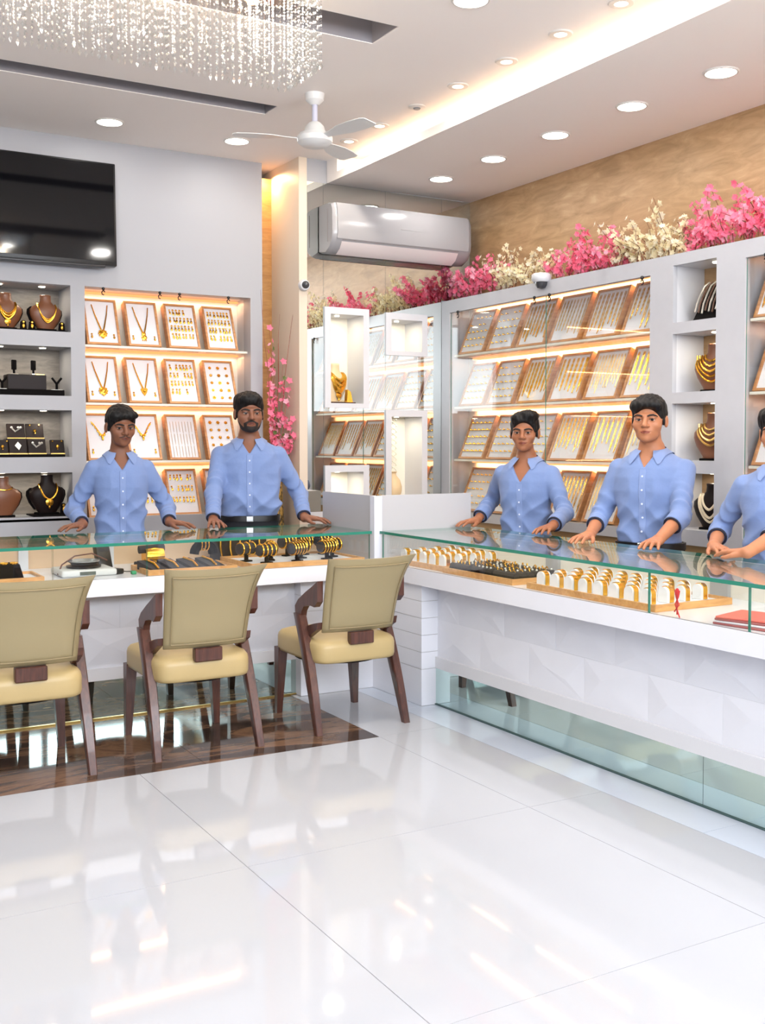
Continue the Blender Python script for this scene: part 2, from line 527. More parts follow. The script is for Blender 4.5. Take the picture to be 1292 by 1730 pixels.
# ------------------------------------------------------------------ TV
t = thing('television', 'wall-mounted black flat screen television on the white wall', 'television', (1.43, 6.815, 2.855), (math.radians(-2.0), 0, 0))
G().rbox(-.575, -.004, -.323, .575, .05, .323, .006, 2).build('housing', BLACKP, t, True)
G().box(-.562, -.0055, -.296, .562, -.003, .312).build('screen', TVBLK, t)
G().rbox(-.30, -.012, -.338, .50, .03, -.322, .005, 2).build('speaker_bar', mat('dark_grey_plastic', (42, 42, 46), .35), t, True)
G().box(-.15, .05, -.12, .15, .078, .12).build('wall_bracket', GREYP, t)

# ------------------------------------------------------------------ ceiling fan
t = thing('ceiling_fan', 'white three-blade ceiling fan hanging near the corner', 'fan', (2.70, 5.40, ZC))
FANW = mat('fan_white', (226, 226, 224), .35)
G().lathe([(.0, 0), (.055, 0), (.05, -.035), (.022, -.06), (0, -.06)], 22).build('canopy', FANW, t, True)
G().tube([(0, 0, -.05), (0, 0, -.17)], .016, 12).build('rod', mat('fan_rod', (205, 205, 222), .3), t, True)
G().lathe([(.0, -.155), (.03, -.155), (.05, -.175), (.06, -.205), (.062, -.215), (0, -.215)], 24).build('upper_cover', FANW, t, True)
G().lathe([(.0, -.217), (.085, -.217), (.098, -.235), (.096, -.262), (.07, -.283), (0, -.288)], 28).build('motor', FANW, t, True)
for a in (-77, 36, 160):
    g = G()
    g.loft([[(r, -w, .002), (r, w, -.010), (r, w, -.014), (r, -w, -.002)] for r, w in [(.09, .016), (.16, .03), (.25, .060), (.35, .066), (.43, .058), (.45, .04)]])
    g.xf(Matrix.Rotation(math.radians(a), 4, 'Z') @ Matrix.Translation((0, 0, -.235)))
    g.build('blade', FANW, t, True)

# ------------------------------------------------------------------ air conditioner
t = thing('air_conditioner', 'white wall-mounted split air conditioner on the mirror wall', 'air conditioner', (3.335, 6.61, 2.70))
AW = mat('ac_white', (156, 154, 156), .18)
prof = [(0, 0), (-.10, -.015), (-.165, .015), (-.205, .075), (-.212, .12), (-.208, .27), (-.19, .312), (-.12, .326), (0, .326)]
g = G()
n = 10
rings = []
for k, x in enumerate([0, .012, .035, 1.075, 1.10, 1.112]):
    s = [.93, .975, 1, 1, .975, .93][k]
    rings.append([(x, p[0]*s, .16+(p[1]-.16)*s) for p in prof])
g.loft(rings)
g.build('casing', AW, t, True, 40)
fp = G().loft([[(x, p[0]-.006, p[1]) for p in prof[3:7]] + [(x, p[0]-.001, p[1]) for p in reversed(prof[3:7])] for x in (.03, 1.08)])
fp.build('front_panel', AW, t, True, 30)
G().loft([[(x, -.11, -.0165), (x, -.165, .011), (x, -.198, .058), (x, -.194, .060), (x, -.16, .014)] for x in (.07, 1.0)]).build('louvre', mat('ac_louvre', (226, 214, 212), .3), t, True, 30)
G().box(.07, -.2075, .068, 1.0, -.2045, .071).build('louvre_gap', mat('ac_gap', (120, 108, 106), .6), t)
G().box(.52, -.2195, .175, .69, -.2175, .179).build('maker_strip', mat('ac_mark', (168, 164, 166), .3), t)
G().ball((1.03, -.205, .083), .006, 8, 4).build('indicator', GREYP, t, True)
G().box(-.002, -.13, .06, .002, -.128, .28).build('side_seam', mat('ac_gap', (120, 108, 106), .6), t)
# ================================================================== DISPLAY COUNTERS
TAN = mat('tan_back_panel', (214, 182, 148), .5)
CREAMP = mat('cream_panel', (238, 230, 214), .5)
ZD, ZG0, ZG1 = .745, .907, .922       # deck, underside and top of the glass

def relief_tile(parent, place, w, h, seed):
    r = random.Random(seed)
    q = lambda a, b: r.uniform(a, b)
    gap = .0002
    c = [(gap, gap, q(0, .0025)), (w-gap, gap, q(0, .0025)), (w-gap, h-gap, q(0, .0025)), (gap, h-gap, q(0, .0025))]
    a = (w*q(.25, .45), h*q(.3, .7), q(.007, .014))
    b = (w*q(.55, .8), h*q(.3, .7), q(.004, .012))
    v = c + [a, b] + [(x, y, -.012) for x, y, _ in c]
    f = [(0, 4, 3), (0, 1, 4), (1, 5, 4), (1, 2, 5), (2, 3, 4, 5), (0, 6, 7, 1), (1, 7, 8, 2), (2, 8, 9, 3), (3, 9, 6, 0)]
    v = [place(*p) for p in v]
    # left-hand frames flip the winding
    return G().add(v, f).build('relief_tile', RELIEF, parent)

def glass_pane(parent, x0, y0, x1, y1, z0, z1, along):
    g = G().box(x0, y0, z0, x1, y1, z1)
    # the two large faces are clear, the cut edges show green
    g.mi = [1, 1, 0, 1, 0, 1] if along == 'x' else [1, 1, 1, 0, 1, 0]
    return g.build('glass_pane', [GLASS, GLASSE], parent)

def glass_slab(name, parent, poly, z0, z1):
    g = G().prism(poly, z0, z1)
    g.mi = [0, 0] + [1]*len(poly)
    return g.build(name, [GLASSTOP, GLASSE], parent)

# ---- counter along the display wall
lc = thing('display_counter', 'long white glass-topped jewellery counter facing the cream chairs', 'counter', (0, 0, 0))
G().box(XL, 5.52, 0, 2.62, 5.95, .66).build('body', WHITE, lc)
G().box(XL, 5.30, .66, 3.05, 5.95, ZD).build('deck', QUARTZ, lc)
G().box(XL, 5.49, .2, 2.62, 5.52, .262).build('bottom_rail', WHITE, lc)
G().box(XL, 5.495, 0.001, 2.62, 5.52, .2).build('plinth_mirror', MIRRORG, lc)
G().box(XL, 5.488, 0.0005, 2.62, 5.495, .008).build('plinth_edge', mat('brass_strip', (196, 164, 96), .3, metal=1), lc)
for i in range(12):
    for j in range(2):
        w, h = .40, .199
        x0 = 2.62-(i+1)*w-(.2 if j else 0)
        if i == 0 and j: relief_tile(lc, lambda u, v, d: (2.42+u, 5.508-d, .461+v), .2, h, 99)
        relief_tile(lc, lambda u, v, d, x0=x0, j=j: (x0+u, 5.508-d, .262+j*.199+v), w, h, 100+i*2+j)
for k in range(6):   # grooved pilaster next to the inner corner
    z0 = [0, .2, .292, .384, .476, .568][k]; z1 = [.2, .292, .384, .476, .568, .66][k]
    G().box(2.62, 5.43, z0+.0015, 3.083, 5.95, z1-.0015).build('pilaster_board', QUARTZ, lc)
G().box(2.625, 5.434, .001, 3.083, 5.94, .66).build('pilaster_core', GROUT, lc)
glass_slab('glass_top', lc, [(XL, 5.295), (3.0, 5.295), (3.0, 5.955), (XL, 5.955)], ZG0, ZG1)
for a, b in ((XL, .2), (.203, 1.233), (1.238, 1.70), (1.705, 2.99)):
    glass_pane(lc, a, 5.304, b, 5.312, ZD, ZG0, 'x')
G().box(XL, 5.935, ZD, 3.03, 5.95, ZG0).build('back_panel', TAN, lc)
for x in (1.20, 1.66, 2.30):
    G().box(x, 5.915, ZD, x+.05, 5.936, ZG0).build('back_post', WHITE, lc)

# ---- counter along the long cabinets
rc = thing('display_counter', 'white glass-topped jewellery counter running towards the viewer beside the long cabinets', 'counter', (0, 0, 0))
G().box(3.20, .4, 0, 3.68, 5.30, .66).build('body', WHITE, rc)
G().box(3.05, .4, .66, 3.68, 5.30, ZD).build('deck', QUARTZ, rc)
G().box(3.17, .4, .2, 3.20, 4.90, .262).build('bottom_rail', WHITE, rc)
for a, b in ((2.985, 4.90), (1.2, 2.983), (.4, 1.198)):
    G().box(3.175, a, .001, 3.20, b, .2).build('plinth_mirror', MIRRORG, rc)
G().box(3.168, .4, .0005, 3.175, 4.90, .006).build('plinth_edge', mat('dark_sealant', (60, 84, 84), .5), rc)
for i in range(11):
    for j in range(2):
        w, h = .40, .199
        y0 = 4.90-(i+1)*w-(.2 if j else 0)
        if i == 0 and j: relief_tile(rc, lambda u, v, d: (3.188-d, 4.90-u, .461+v), .2, h, 98)
        relief_tile(rc, lambda u, v, d, y0=y0, j=j: (3.188-d, y0+.40-u, .262+j*.199+v), w, h, 300+i*2+j)
for k in range(6):
    z0 = [0, .2, .292, .384, .476, .568][k]; z1 = [.2, .292, .384, .476, .568, .66][k]
    G().box(3.083, 4.90, z0+.0015, 3.40, 5.43, z1-.0015).build('pilaster_board', QUARTZ, rc)
G().box(3.087, 4.905, .001, 3.39, 5.43, .66).build('pilaster_core', GROUT, rc)
glass_slab('glass_top', rc, [(3.045, .4), (3.69, .4), (3.69, 5.285), (3.045, 5.285)], ZG0, ZG1)
for a, b in ((.4, 1.2), (1.203, 2.662), (2.668, 3.163), (3.169, 5.268)):
    glass_pane(rc, 3.054, a, 3.062, b, ZD, ZG0, 'y')
G().box(3.665, .4, ZD, 3.68, 5.29, ZG0).build('back_panel', CREAMP, rc)
for y in (2.70, 3.30, 4.45):
    G().box(3.645, y, ZD, 3.666, y+.10, ZG0).build('back_post', mat('grey_post', (170, 168, 166), .5), rc)

# ---- white corner box where the two counters meet
cb = thing('corner_box', 'white open-topped corner box joining the two glass counters', 'box', (0, 0, 0))
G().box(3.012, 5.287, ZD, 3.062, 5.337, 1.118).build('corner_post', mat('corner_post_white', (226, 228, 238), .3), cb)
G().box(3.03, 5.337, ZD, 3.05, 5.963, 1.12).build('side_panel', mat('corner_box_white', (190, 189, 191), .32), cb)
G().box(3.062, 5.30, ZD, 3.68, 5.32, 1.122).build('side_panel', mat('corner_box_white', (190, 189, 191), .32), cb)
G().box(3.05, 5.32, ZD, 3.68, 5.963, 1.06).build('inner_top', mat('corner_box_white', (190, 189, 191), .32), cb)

# ================================================================== WALL CABINETS
ROWZ = [2.05, 1.68, 1.305, .935]      # undersides of the four tray rows

def clip(parent, x, y, z):
    g = G()
    g.ball((x, y, z), .011, 10, 6)
    ring = [(x+.0*math.cos(a), y + (.010*math.cos(a) if parent_axis == 'x' else 0), z-.026+.013*math.sin(a)) if parent_axis == 'x' else (x+.010*math.cos(a), y, z-.026+.013*math.sin(a)) for a in np.linspace(.3, 5.2, 10)]
    g.tube(ring, .0035, 6)
    g.build('door_clip', BLACKP, parent, True)

# tray bay in the display wall
parent_axis = 'y'
tb = thing('tray_cabinet', 'recessed lit wall cabinet of wooden trays between shelves and corner recess', 'cabinet', (0, 0, 0))
G().box(1.80, 7.14, .90, 2.98, 7.155, 2.44).build('back_panel', CREAMP, tb)
g = G(); g.box(1.80, 7.02, .90, 1.825, 7.14, 2.44); g.box(2.956, 7.02, .90, 2.98, 7.14, 2.44); g.box(1.825, 7.02, 2.409, 2.956, 7.14, 2.44); g.box(1.825, 7.02, .90, 2.956, 7.14, .94)
g.build('carcass', WHITE, tb)
for i, z in enumerate(ROWZ):
    if i < 3:
        G().box(1.826, 6.955, z-.016, 2.955, 7.138, z-.002).build('ledge', CREAMP, tb)
    ztop = 2.405 if i == 0 else ROWZ[i-1]-.018
    sp = G().box(1.83, 7.108, ztop-.012, 2.95, 7.132, ztop).build('light_strip', LEDA, tb)
    l = area_light('row_glow', (2.39, 7.112, ztop-.016), (-.25, 0, 0), 1.1, .03, 1.3, (1, .58, .30)); l.parent = tb
for x in (1.945, 2.318, 2.452, 2.797):
    clip(tb, x, 6.905, 2.402)

# long cabinet with sliding glass, niche cabinet, next tray cabinet along the veneered wall
parent_axis = 'x'
XC = 4.33
MARBW = mat('white_marble_laminate', (186, 186, 190), .28, vary=(14, .05))
def tray_cabinet(label, y0, y1, oy0, oy1, seam, clips, glass=True):
    t = thing('tray_cabinet', label, 'cabinet', (0, 0, 0))
    g = G()
    g.holes('x', XC, XC+.035, y0, y1, .87, 2.44, [(oy0, oy1, .93, 2.35)])
    g.box(XC+.035, y0, 2.40, XR-.002, y1, 2.44)
    g.box(XC+.035, y0, .87, XR-.002, y1, .93)
    g.box(XC+.035, y0, .93, XR-.002, y0+.02, 2.40)
    g.box(XC+.035, y1-.02, .93, XR-.002, y1, 2.40)
    g.build('frame', MARBW, t)
    G().box(XR-.02, y0+.02, .93, XR-.003, y1-.02, 2.40).build('back_panel', CREAMP, t)
    G().box(XC+.02, y0+.004, 0, XR-.002, y1-.004, .868).build('base_cupboard', mat('tan_base_cupboard', (176, 142, 96), .45), t)
    for i, z in enumerate(ROWZ):
        if i < 3:
            G().box(XC+.04, oy0, z-.016, XR-.021, oy1, z-.002).build('ledge', CREAMP, t)
        ztop = 2.398 if i == 0 else ROWZ[i-1]-.018
        G().box(XR-.05, oy0, ztop-.012, XR-.025, oy1, ztop).build('light_strip', LEDA, t)
        l = area_light('row_glow', (XR-.045, (oy0+oy1)/2, ztop-.016), (0, -.25, 0), .03, oy1-oy0-.04, 1.2*(oy1-oy0), (1, .58, .30)); l.parent = t
    ys = [oy0, seam, oy1] if seam else [oy0, oy1]
    for a, b in zip(ys[:-1], ys[1:]):
        glass_pane(t, XC+.010, a+.001, XC+.015, b-.001, .932, 2.348, 'y')
    for y in clips:
        clip(t, XC-.004, y, 2.345)
    return t
cabA = tray_cabinet('long white wall cabinet of wooden trays behind sliding glass, beside the mirror', 4.41, 6.615, 4.50, 6.51, 5.43, (6.40, 5.53, 5.38, 4.56))
cabC = tray_cabinet('white tray cabinet cut off by the picture edge', .4, 3.90, .5, 3.83, 2.2, (3.70, 3.2))

nb = thing('niche_cabinet', 'narrow white cabinet with four square necklace niches', 'cabinet', (0, 0, 0))
NBZ = [(2.07, 2.379), (1.692, 2.009), (1.324, 1.632), (.953, 1.256)]
g = G()
g.holes('x', XC, XC+.03, 3.90, 4.41, .87, 2.44, [(4.02, 4.325, a, b) for a, b in NBZ])
g.box(XC+.03, 3.90, .87, XR-.002, 3.915, 2.44); g.box(XC+.03, 4.395, .87, XR-.002, 4.41, 2.44); g.box(XC+.03, 3.915, 2.41, XR-.002, 4.395, 2.44)
g.build('frame', MARBW, nb)
for k, (a, b) in enumerate(NBZ):
    g = G()
    g.box(XC+.03, 3.96, a-.02, XR-.012, 4.34, a); g.box(XC+.03, 3.96, b, XR-.012, 4.34, b+.02)
    g.box(XC+.03, 4.325, a, XR-.012, 4.34, b); g.box(XC+.03, 3.96, a, XR-.012, 3.975, b)
    g.build('niche_lining', WHITE, nb)
    G().box(XR-.014, 3.96, a-.02, XR-.003, 4.34, b+.02).build('niche_back', VENEER, nb)
    s = G().lathe([(.022, -.001), (.022, -.004), (0, -.004)], 16, (4.44, 4.12, b)).build('niche_light', LEDS, nb)
    l = area_light('niche_lamp', (4.44, 4.12, b-.008), (0, 0, 0), .04, 0, .55 if k else .12, (1, .9, .72), 'DISK'); l.parent = nb
G().box(XC+.02, 3.904, 0, XR-.002, 4.406, .868).build('base_cupboard', mat('tan_base_cupboard', (176, 142, 96), .45), nb)

# shelf of four niches in the display wall
sh = thing('niche_shelf', 'white built-in shelf of four stacked niches under the television', 'shelf', (0, 0, 0))
NZ = [(2.115, 2.405), (1.714, 2.02), (1.33, 1.624), (.956, 1.233)]
g = G()
g.box(NX0-.02, 6.90, .93, 1.735, 7.2, .956)
for (a, b), (c, d) in zip(NZ[:-1], NZ[1:]):
    g.box(NX0, 6.90, d, 1.735, 7.2, a)
g.box(NX0, 6.93, 2.405, 1.75, 7.2, 2.43)
g.box(1.735, 7.02, .93, 1.75, 7.2, 2.43); g.box(NX0-.02, 6.99, .93, NX0, 7.2, 2.43)
g.build('shelf_boards', WALLP, sh)
G().box(NX0, 7.2, .93, 1.735, 7.212, 2.43).build('back_panel', NICHEBACK, sh)
for a, b in NZ:
    for x in (1.05, 1.33, 1.59):
        G().lathe([(.02, -.001), (.02, -.004), (0, -.004)], 16, (x, 7.03, b)).build('niche_light', LEDS, sh)
        l = area_light('niche_lamp', (x, 7.03, b-.008), (0, 0, 0), .035, 0, .42, (1, .88, .70), 'DISK'); l.parent = sh

# white box niches on the mirror
for x0, x1, z0, z1, lab in BOXN:
    t = thing('box_niche', lab, 'niche', (0, 0, 0), group='white box niches on the mirror')
    w = .046
    g = G()
    y0, y1 = 6.604, 6.855
    g.box(x0, y0, z0, x0+w, y1, z1); g.box(x1-w, y0, z0, x1, y1, z1)
    g.box(x0+w, y0, z0, x1-w, y1, z0+w*.7); g.box(x0+w, y0, z1-w, x1-w, y1, z1)
    g.build('frame', WHITE, t)
    G().box(x0+w, y1-.012, z0+w*.7, x1-w, y1-.002, z1-w).build('back_panel', CREAMP, t)
    xm = (x0+x1)/2
    G().lathe([(.016, -.001), (.016, -.004), (0, -.004)], 14, (xm-.03, 6.70, z1-w)).build('niche_light', LEDS, t)
    l = area_light('niche_lamp', (xm-.03, 6.70, z1-w-.008), (0, 0, 0), .03, 0, .75, (1, .87, .62), 'DISK'); l.parent = t
# ================================================================== JEWELLERY TRAYS
# shared little meshes, drawn in tray space: x across, z up the tray, y out of the pad (negative = towards the viewer)
def _m(g, name, m, smooth=True):
    return g.mesh(name, m, smooth, 40)
def flat_lathe(prof, n=10):
    """lathe turned so that its axis is the tray normal"""
    g = G().lathe(prof, n)
    return g.xf(Matrix.Rotation(PI/2, 4, 'X'))
g = G(); g.add(*(lambda q: (q.v, q.f))(flat_lathe([(.004, 0), (.0045, .003), (.002, .005), (0, .005)], 7)))
g.lathe([(0, -.004), (.0035, -.009), (.0052, -.016), (.0035, -.022), (0, -.026)], 7, (0, -.003, 0), sy=.6)
ME_DROP = _m(g, 'earring', GOLD)
g = flat_lathe([(.0085, 0), (.009, .002), (.006, .0045), (.0055, .004), (.003, .007), (0, .007)], 9)
for k in range(6):
    a = k*PI/3
    g.ball((.0085*math.cos(a), -.003, .0085*math.sin(a)), .0042, 5, 3)
ME_STUD = _m(g, 'stud', GOLD)
g = G()
g.tube([(.0075*math.cos(a), -.001-.007*math.sin(a), .0) for a in np.linspace(0, PI, 8)], .0022, 5)
g.ball((0, -.009, 0), .0042, 6, 4)
ME_RING = _m(g, 'ring', GOLD)
def chain_mesh(name, L, r, m, sep=.010, pend=0):
    g = G()
    zs = np.linspace(0, L, 14)
    for s in (-1, 1):
        g.tube([(s*sep*.5*(1 if i < 11 else 1-(i-10)/3.2), -.003, -z) for i, z in enumerate(zs)], [r*(1+.25*((i % 2)*2-1)) for i in range(14)], 5)
    if pend:
        g.ball((0, -.004, -L-.006), pend, 7, 5, sz=(.8, .5, 1.5))
    return _m(g, name, m)
ME_CH = {('gold', 0): chain_mesh('chain', .22, .0042, GOLD, .012, .005), ('gold', 1): chain_mesh('chain', .24, .0036, GOLD, .011),
         ('fine', 0): chain_mesh('chain', .24, .0016, GOLDP, .008), ('fine', 1): chain_mesh('chain', .20, .0017, GOLDP, .008, .005),
         ('mid', 0): chain_mesh('chain', .24, .0024, GOLD, .011, .004), ('mid', 1): chain_mesh('chain', .19, .0026, GOLD, .010, .006)}

def necklace_mesh(kind):
    g = G()
    if kind in ('medallion', 'heart', 'tassel'):
        for s in (-1, 1):
            g.tube([(s*.052, -.003, .275), (s*.040, -.004, .21), (s*.022, -.004, .14), (s*.006, -.004, .085)], [.0036, .0040, .0048, .0055], 6)
        if kind == 'medallion':
            h = flat_lathe([(.025, 0), (.027, .004), (.016, .008), (.013, .006), (.006, .011), (0, .011)], 14)
            h.xf(Matrix.Translation((0, -.001, .066))); g.add(h.v, h.f)
            for k in range(10):
                a = k*PI/5
                g.ball((.026*math.cos(a), -.004, .066+.026*math.sin(a)), .0062, 6, 4)
            g.ball((0, -.004, .034), .006, 6, 4)
        elif kind == 'heart':
            g.prism([(-.024, .085), (-.012, .094), (0, .086), (.012, .094), (.024, .085), (.016, .06), (0, .036), (-.016, .06)], -.008, 0, 'y')
            g.ball((0, -.008, .07), .010, 8, 5)
        else:
            h = flat_lathe([(.014, 0), (.015, .004), (.008, .008), (0, .009)], 12); h.xf(Matrix.Translation((0, -.001, .078))); g.add(h.v, h.f)
            h = flat_lathe([(.019, 0), (.020, .004), (.010, .009), (0, .010)], 12); h.xf(Matrix.Translation((0, -.001, .052))); g.add(h.v, h.f)
            for x in (-.012, 0, .012):
                g.ball((x, -.004, .030), .0045, 6, 4, sz=(.8, .8, 1.5))
    else:   # collar necklace
        pts = [(.066*math.sin(a), -.004, .245-.075*(1-math.cos(a))*1.15+.0) for a in np.linspace(-1.75, 1.75, 17)]
        pts = [(x, y, .265-.17*math.exp(-(x/.042)**2)*.62) for x, y, z in pts]
        g.tube(pts, [.003+.0035*math.exp(-(p[0]/.035)**2) for p in pts], 6)
        for i, p in enumerate(pts[3:-3]):
            g.ball((p[0], -.005, p[2]-.008), .006+.004*math.exp(-(p[0]/.02)**2), 6, 4)
        g.ball((0, -.005, .138), .009, 7, 5, sz=(.9, .6, 1.6))
    return _m(g, 'necklace', GOLD)
ME_NECK = {k: necklace_mesh(k) for k in ('medallion', 'heart', 'tassel', 'collar')}
ME_EAR = _m(flat_lathe([(.006, 0), (.0065, .003), (.003, .006), (0, .006)], 8).lathe([(0, -.006), (.006, -.014), (.007, -.022), (.003, -.030), (0, -.031)], 8, (0, -.004, 0), sy=.6), 'earring', GOLD)

def frame_meshes(w, h):
    b, d = .014, .046
    g = G()
    g.holes('y', -.010, d, -w/2, w/2, 0, h, [(-w/2+b, w/2-b, b, h-b)])
    fr = g.mesh('frame', WOODT)
    pad = G().box(-w/2+b, 0, b, w/2-b, .02, h-b).mesh('pad', PADW)
    return fr, pad
FR = {'L': frame_meshes(.218, .33), 'R': frame_meshes(.292, .33)}
DIM = {'L': (.218, .33), 'R': (.292, .33)}

def tray(kind, size, loc, rot, label, group, seed):
    r = random.Random(seed)
    t = thing('jewellery_tray', label, 'tray', loc, rot, group)
    fr, pad = FR[size]
    link('frame', fr, t)
    link('pad', pad, t)
    w, h = DIM[size]
    iw = w-.05
    def put(me, nm, x, z, s=1.0, rz=0.0):
        link(nm, me, t, (x, -.0005, z), (0, rz, 0), (s, s, s))
    if kind in ME_NECK:
        put(ME_NECK[kind], 'necklace', 0, .015)
        for s in (-1, 1):
            put(ME_EAR, 'earring', s*.072, .075)
    elif kind in ('drops4', 'drops3'):
        rows = 4 if kind == 'drops4' else 3
        for i in range(rows):
            for j in range(7):
                if r.random() < .06: continue
                put(ME_DROP, 'earring', -iw/2+.012+(iw-.024)*j/6+r.uniform(-.002, .002), h-.045-i*(h-.09)/rows-.0, r.uniform(1.35, 1.75), r.uniform(-.15, .15))
    elif kind == 'studs':
        for i in range(5):
            for j in range(3):
                put(ME_STUD, 'stud', (-1+j)*.058, h-.055-i*.056, r.uniform(.9, 1.15), r.uniform(0, 1))
    elif kind == 'longdrops':
        for i in range(3):
            for j in range(8):
                put(ME_CH[('fine', j % 2)], 'earring', -iw/2+.01+(iw-.02)*j/7, h-.05-i*.09, .36)
    elif kind in ('rings', 'goldrings'):
        for i in range(5):
            for j in range(5):
                if r.random() < .05: continue
                put(ME_RING, 'ring', -iw/2+.02+(iw-.04)*j/4, h-.055-i*.054, 1.5 if kind == 'rings' else 1.9)
    else:
        n = {'gold': 7, 'fine': 9, 'mid': 7}[kind]
        if r.random() < .3: n -= 1
        for j in range(n):
            put(ME_CH[(kind, 0 if r.random() < .5 else 1)], 'chain', -iw/2+.012+(iw-.024)*j/(n-1), h-.034, r.uniform(.86, 1.08), r.uniform(-.02, .02))
    return t

DESC = {'medallion': 'gold medallion pendant necklace', 'heart': 'gold heart pendant necklace', 'tassel': 'gold double pendant necklace', 'collar': 'curved gold collar necklace',
        'drops4': 'rows of gold earrings', 'drops3': 'three rows of gold earrings', 'studs': 'gold rosette studs', 'longdrops': 'fine long earrings',
        'rings': 'rows of small rings', 'goldrings': 'rows of large gold rings', 'gold': 'thick gold chains', 'fine': 'fine thin chains', 'mid': 'mixed gold chains'}
ROWN = ['top row', 'second row', 'third row', 'bottom row']
LEAN = math.radians(-23)
LMAP = [['medallion', 'tassel', 'drops4', 'drops4'], ['medallion', 'heart', 'drops4', 'studs'],
        ['collar', 'collar', 'longdrops', 'studs'], ['medallion', 'drops3', 'drops3', 'studs']]
for i, row in enumerate(LMAP):
    for j, k in enumerate(row):
        tray(k, 'L', (1.965+.272*j, 6.968, ROWZ[i]), (LEAN, 0, 0), 'wooden tray of %s, %s, %s from the niche shelf' % (DESC[k], ROWN[i], ORD(j)), 'trays on the display wall', i*10+j)
RMAP = [['rings', 'rings', 'gold', 'fine', 'mid', 'mid'], ['rings', 'rings', 'gold', 'gold', 'fine', 'gold'],
        ['goldrings', 'rings', 'rings', 'mid', 'mid', 'fine'], ['rings', 'rings', 'rings', 'mid', 'fine', 'mid']]
for i, row in enumerate(RMAP):
    for j, k in enumerate(row):
        tray(k, 'R', (4.395, 6.335-.336*j, ROWZ[i]), (LEAN, 0, -PI/2), 'wooden tray of %s, %s, %s from the mirror' % (DESC[k], ROWN[i], ORD(j)), 'trays in the long cabinet', 200+i*10+j)
for i in range(4):
    for j in range(4):
        k = [['gold', 'mid', 'fine', 'gold'], ['mid', 'gold', 'mid', 'fine'], ['fine', 'mid', 'gold', 'mid'], ['gold', 'gold', 'fine', 'mid']][i][j]
        tray(k, 'R', (4.395, 3.682-.336*j, ROWZ[i]), (LEAN, 0, -PI/2), 'tray of %s at the picture edge, %s, %s from niche cabinet' % (DESC[k], ROWN[i], ORD(j)), 'trays in the cut-off cabinet', 400+i*10+j)

# ================================================================== BUSTS AND STANDS
BSEC = [(0, .050, .028), (.02, .062, .032), (.06, .088, .040), (.10, .102, .046), (.125, .100, .044), (.143, .082, .040), (.158, .052, .036), (.175, .036, .032), (.20, .033, .031), (.212, .035, .032), (.216, .030, .028)]
def bsec(z):
    zs = [q[0] for q in BSEC]
    return np.interp(z, zs, [q[1] for q in BSEC]), np.interp(z, zs, [q[2] for q in BSEC])
def bust(label, loc, rot, mbody, strands, s=1.0, group=None, mneck=GOLD, medal=False, edge=BLACKV):
    """necklace bust, front towards local -y"""
    t = thing('necklace_bust', label, 'bust', loc, (0, 0, rot), group)
    t.scale = (s, s, s)
    n = 20
    rings = []
    for z, w, d in BSEC:
        rings.append([(w*math.cos(a), -d*abs(math.sin(a))**.8 if math.sin(a) > 0 else d*.45*abs(math.sin(a)), z) for a in [2*PI*k/n for k in range(n)]])
    G().loft([[p for p in r] for r in rings]).build('torso', mbody, t, True, 60)
    g = G()
    g.prism([(-w*1.10, z) for z, w, d in BSEC[1:6]] + [(w*1.10, z) for z, w, d in reversed(BSEC[1:6])], .010, .022, 'y')
    g.rbox(-.06, -.035, -.008, .06, .045, .004, .003, 1)
    g.build('back_board', edge, t)
    for q in strands:   # (top z, bottom z, spread, radius, pendant)
        zt, zb, spread, r, pend = q
        pts = []
        for u in np.linspace(-1, 1, 19):
            x = spread*math.sin(u*PI/2)
            z = zb+(zt-zb)*(abs(u)**1.6)
            w, d = bsec(z)
            xx = min(abs(x)/w, .98)
            pts.append((x, -d*(1-xx*xx)**.4-.003, z))
        nk = G().tube(pts, [r*(1+.35*(1-abs(u))) for u in np.linspace(-1, 1, 19)], 6).build('necklace', mneck, t, True)
        if pend:
            w, d = bsec(zb)
            g = flat_lathe([(pend, 0), (pend*1.1, .004), (pend*.6, .008), (0, .009)], 14)
            g.xf(Matrix.Translation((0, -d-.002, zb-pend*.8)))
            g.ball((0, -d-.005, zb-pend*2.1), pend*.32, 7, 5, sz=(1, .7, 1.6))
            g.build('pendant', mneck, nk, True)
    return t

def small_stand(label, loc, rot, group, h=.055):
    t = thing('earring_stand', label, 'stand', loc, (0, 0, rot), group)
    G().prism([(-.02, 0), (.02, 0), (.016, h*.85), (.006, h), (-.006, h), (-.016, h*.85)], -.006, .010, 'y').build('board', BLACKV, t)
    link('earring', ME_EAR, t, (0, -.0065, h*.82), None, (1.25, 1.0, 1.25))
    return t

NY = 7.03
# top niche
tag(G().rbox(.45, 6.925, 2.1155, 1.725, 7.15, 2.124, .003, 1).build('velvet_plinth', BLACKV), 'flat black velvet base on the top niche of the shelf', 'display base')
FAN3 = [(.158, .062, .060, .0035, 0), (.160, .052, .058, .0035, 0), (.160, .042, .056, .0035, 0)]
bust('brown bust with three-strand gold necklace in the top niche', (1.605, NY-.02, 2.132), .12, BUSTB, FAN3, 1.0, 'busts on the niche shelf')
bust('brown bust with pointed gold bib necklace at the picture edge, top niche', (1.365, NY-.01, 2.132), .12, BUSTB, [(.160, .070, .056, .006, 0), (.158, .052, .054, .006, .018), (.158, .086, .05, .004, 0)], 1.0, 'busts on the niche shelf')
for i, x in enumerate((1.46, 1.512, 1.695)):
    small_stand(['black earring stand next to the bib necklace bust', 'black earring stand next to the three-strand bust', 'black earring stand at the end of the top niche'][i], (x, 6.965, 2.1245), 0, 'earring stands in the top niche')
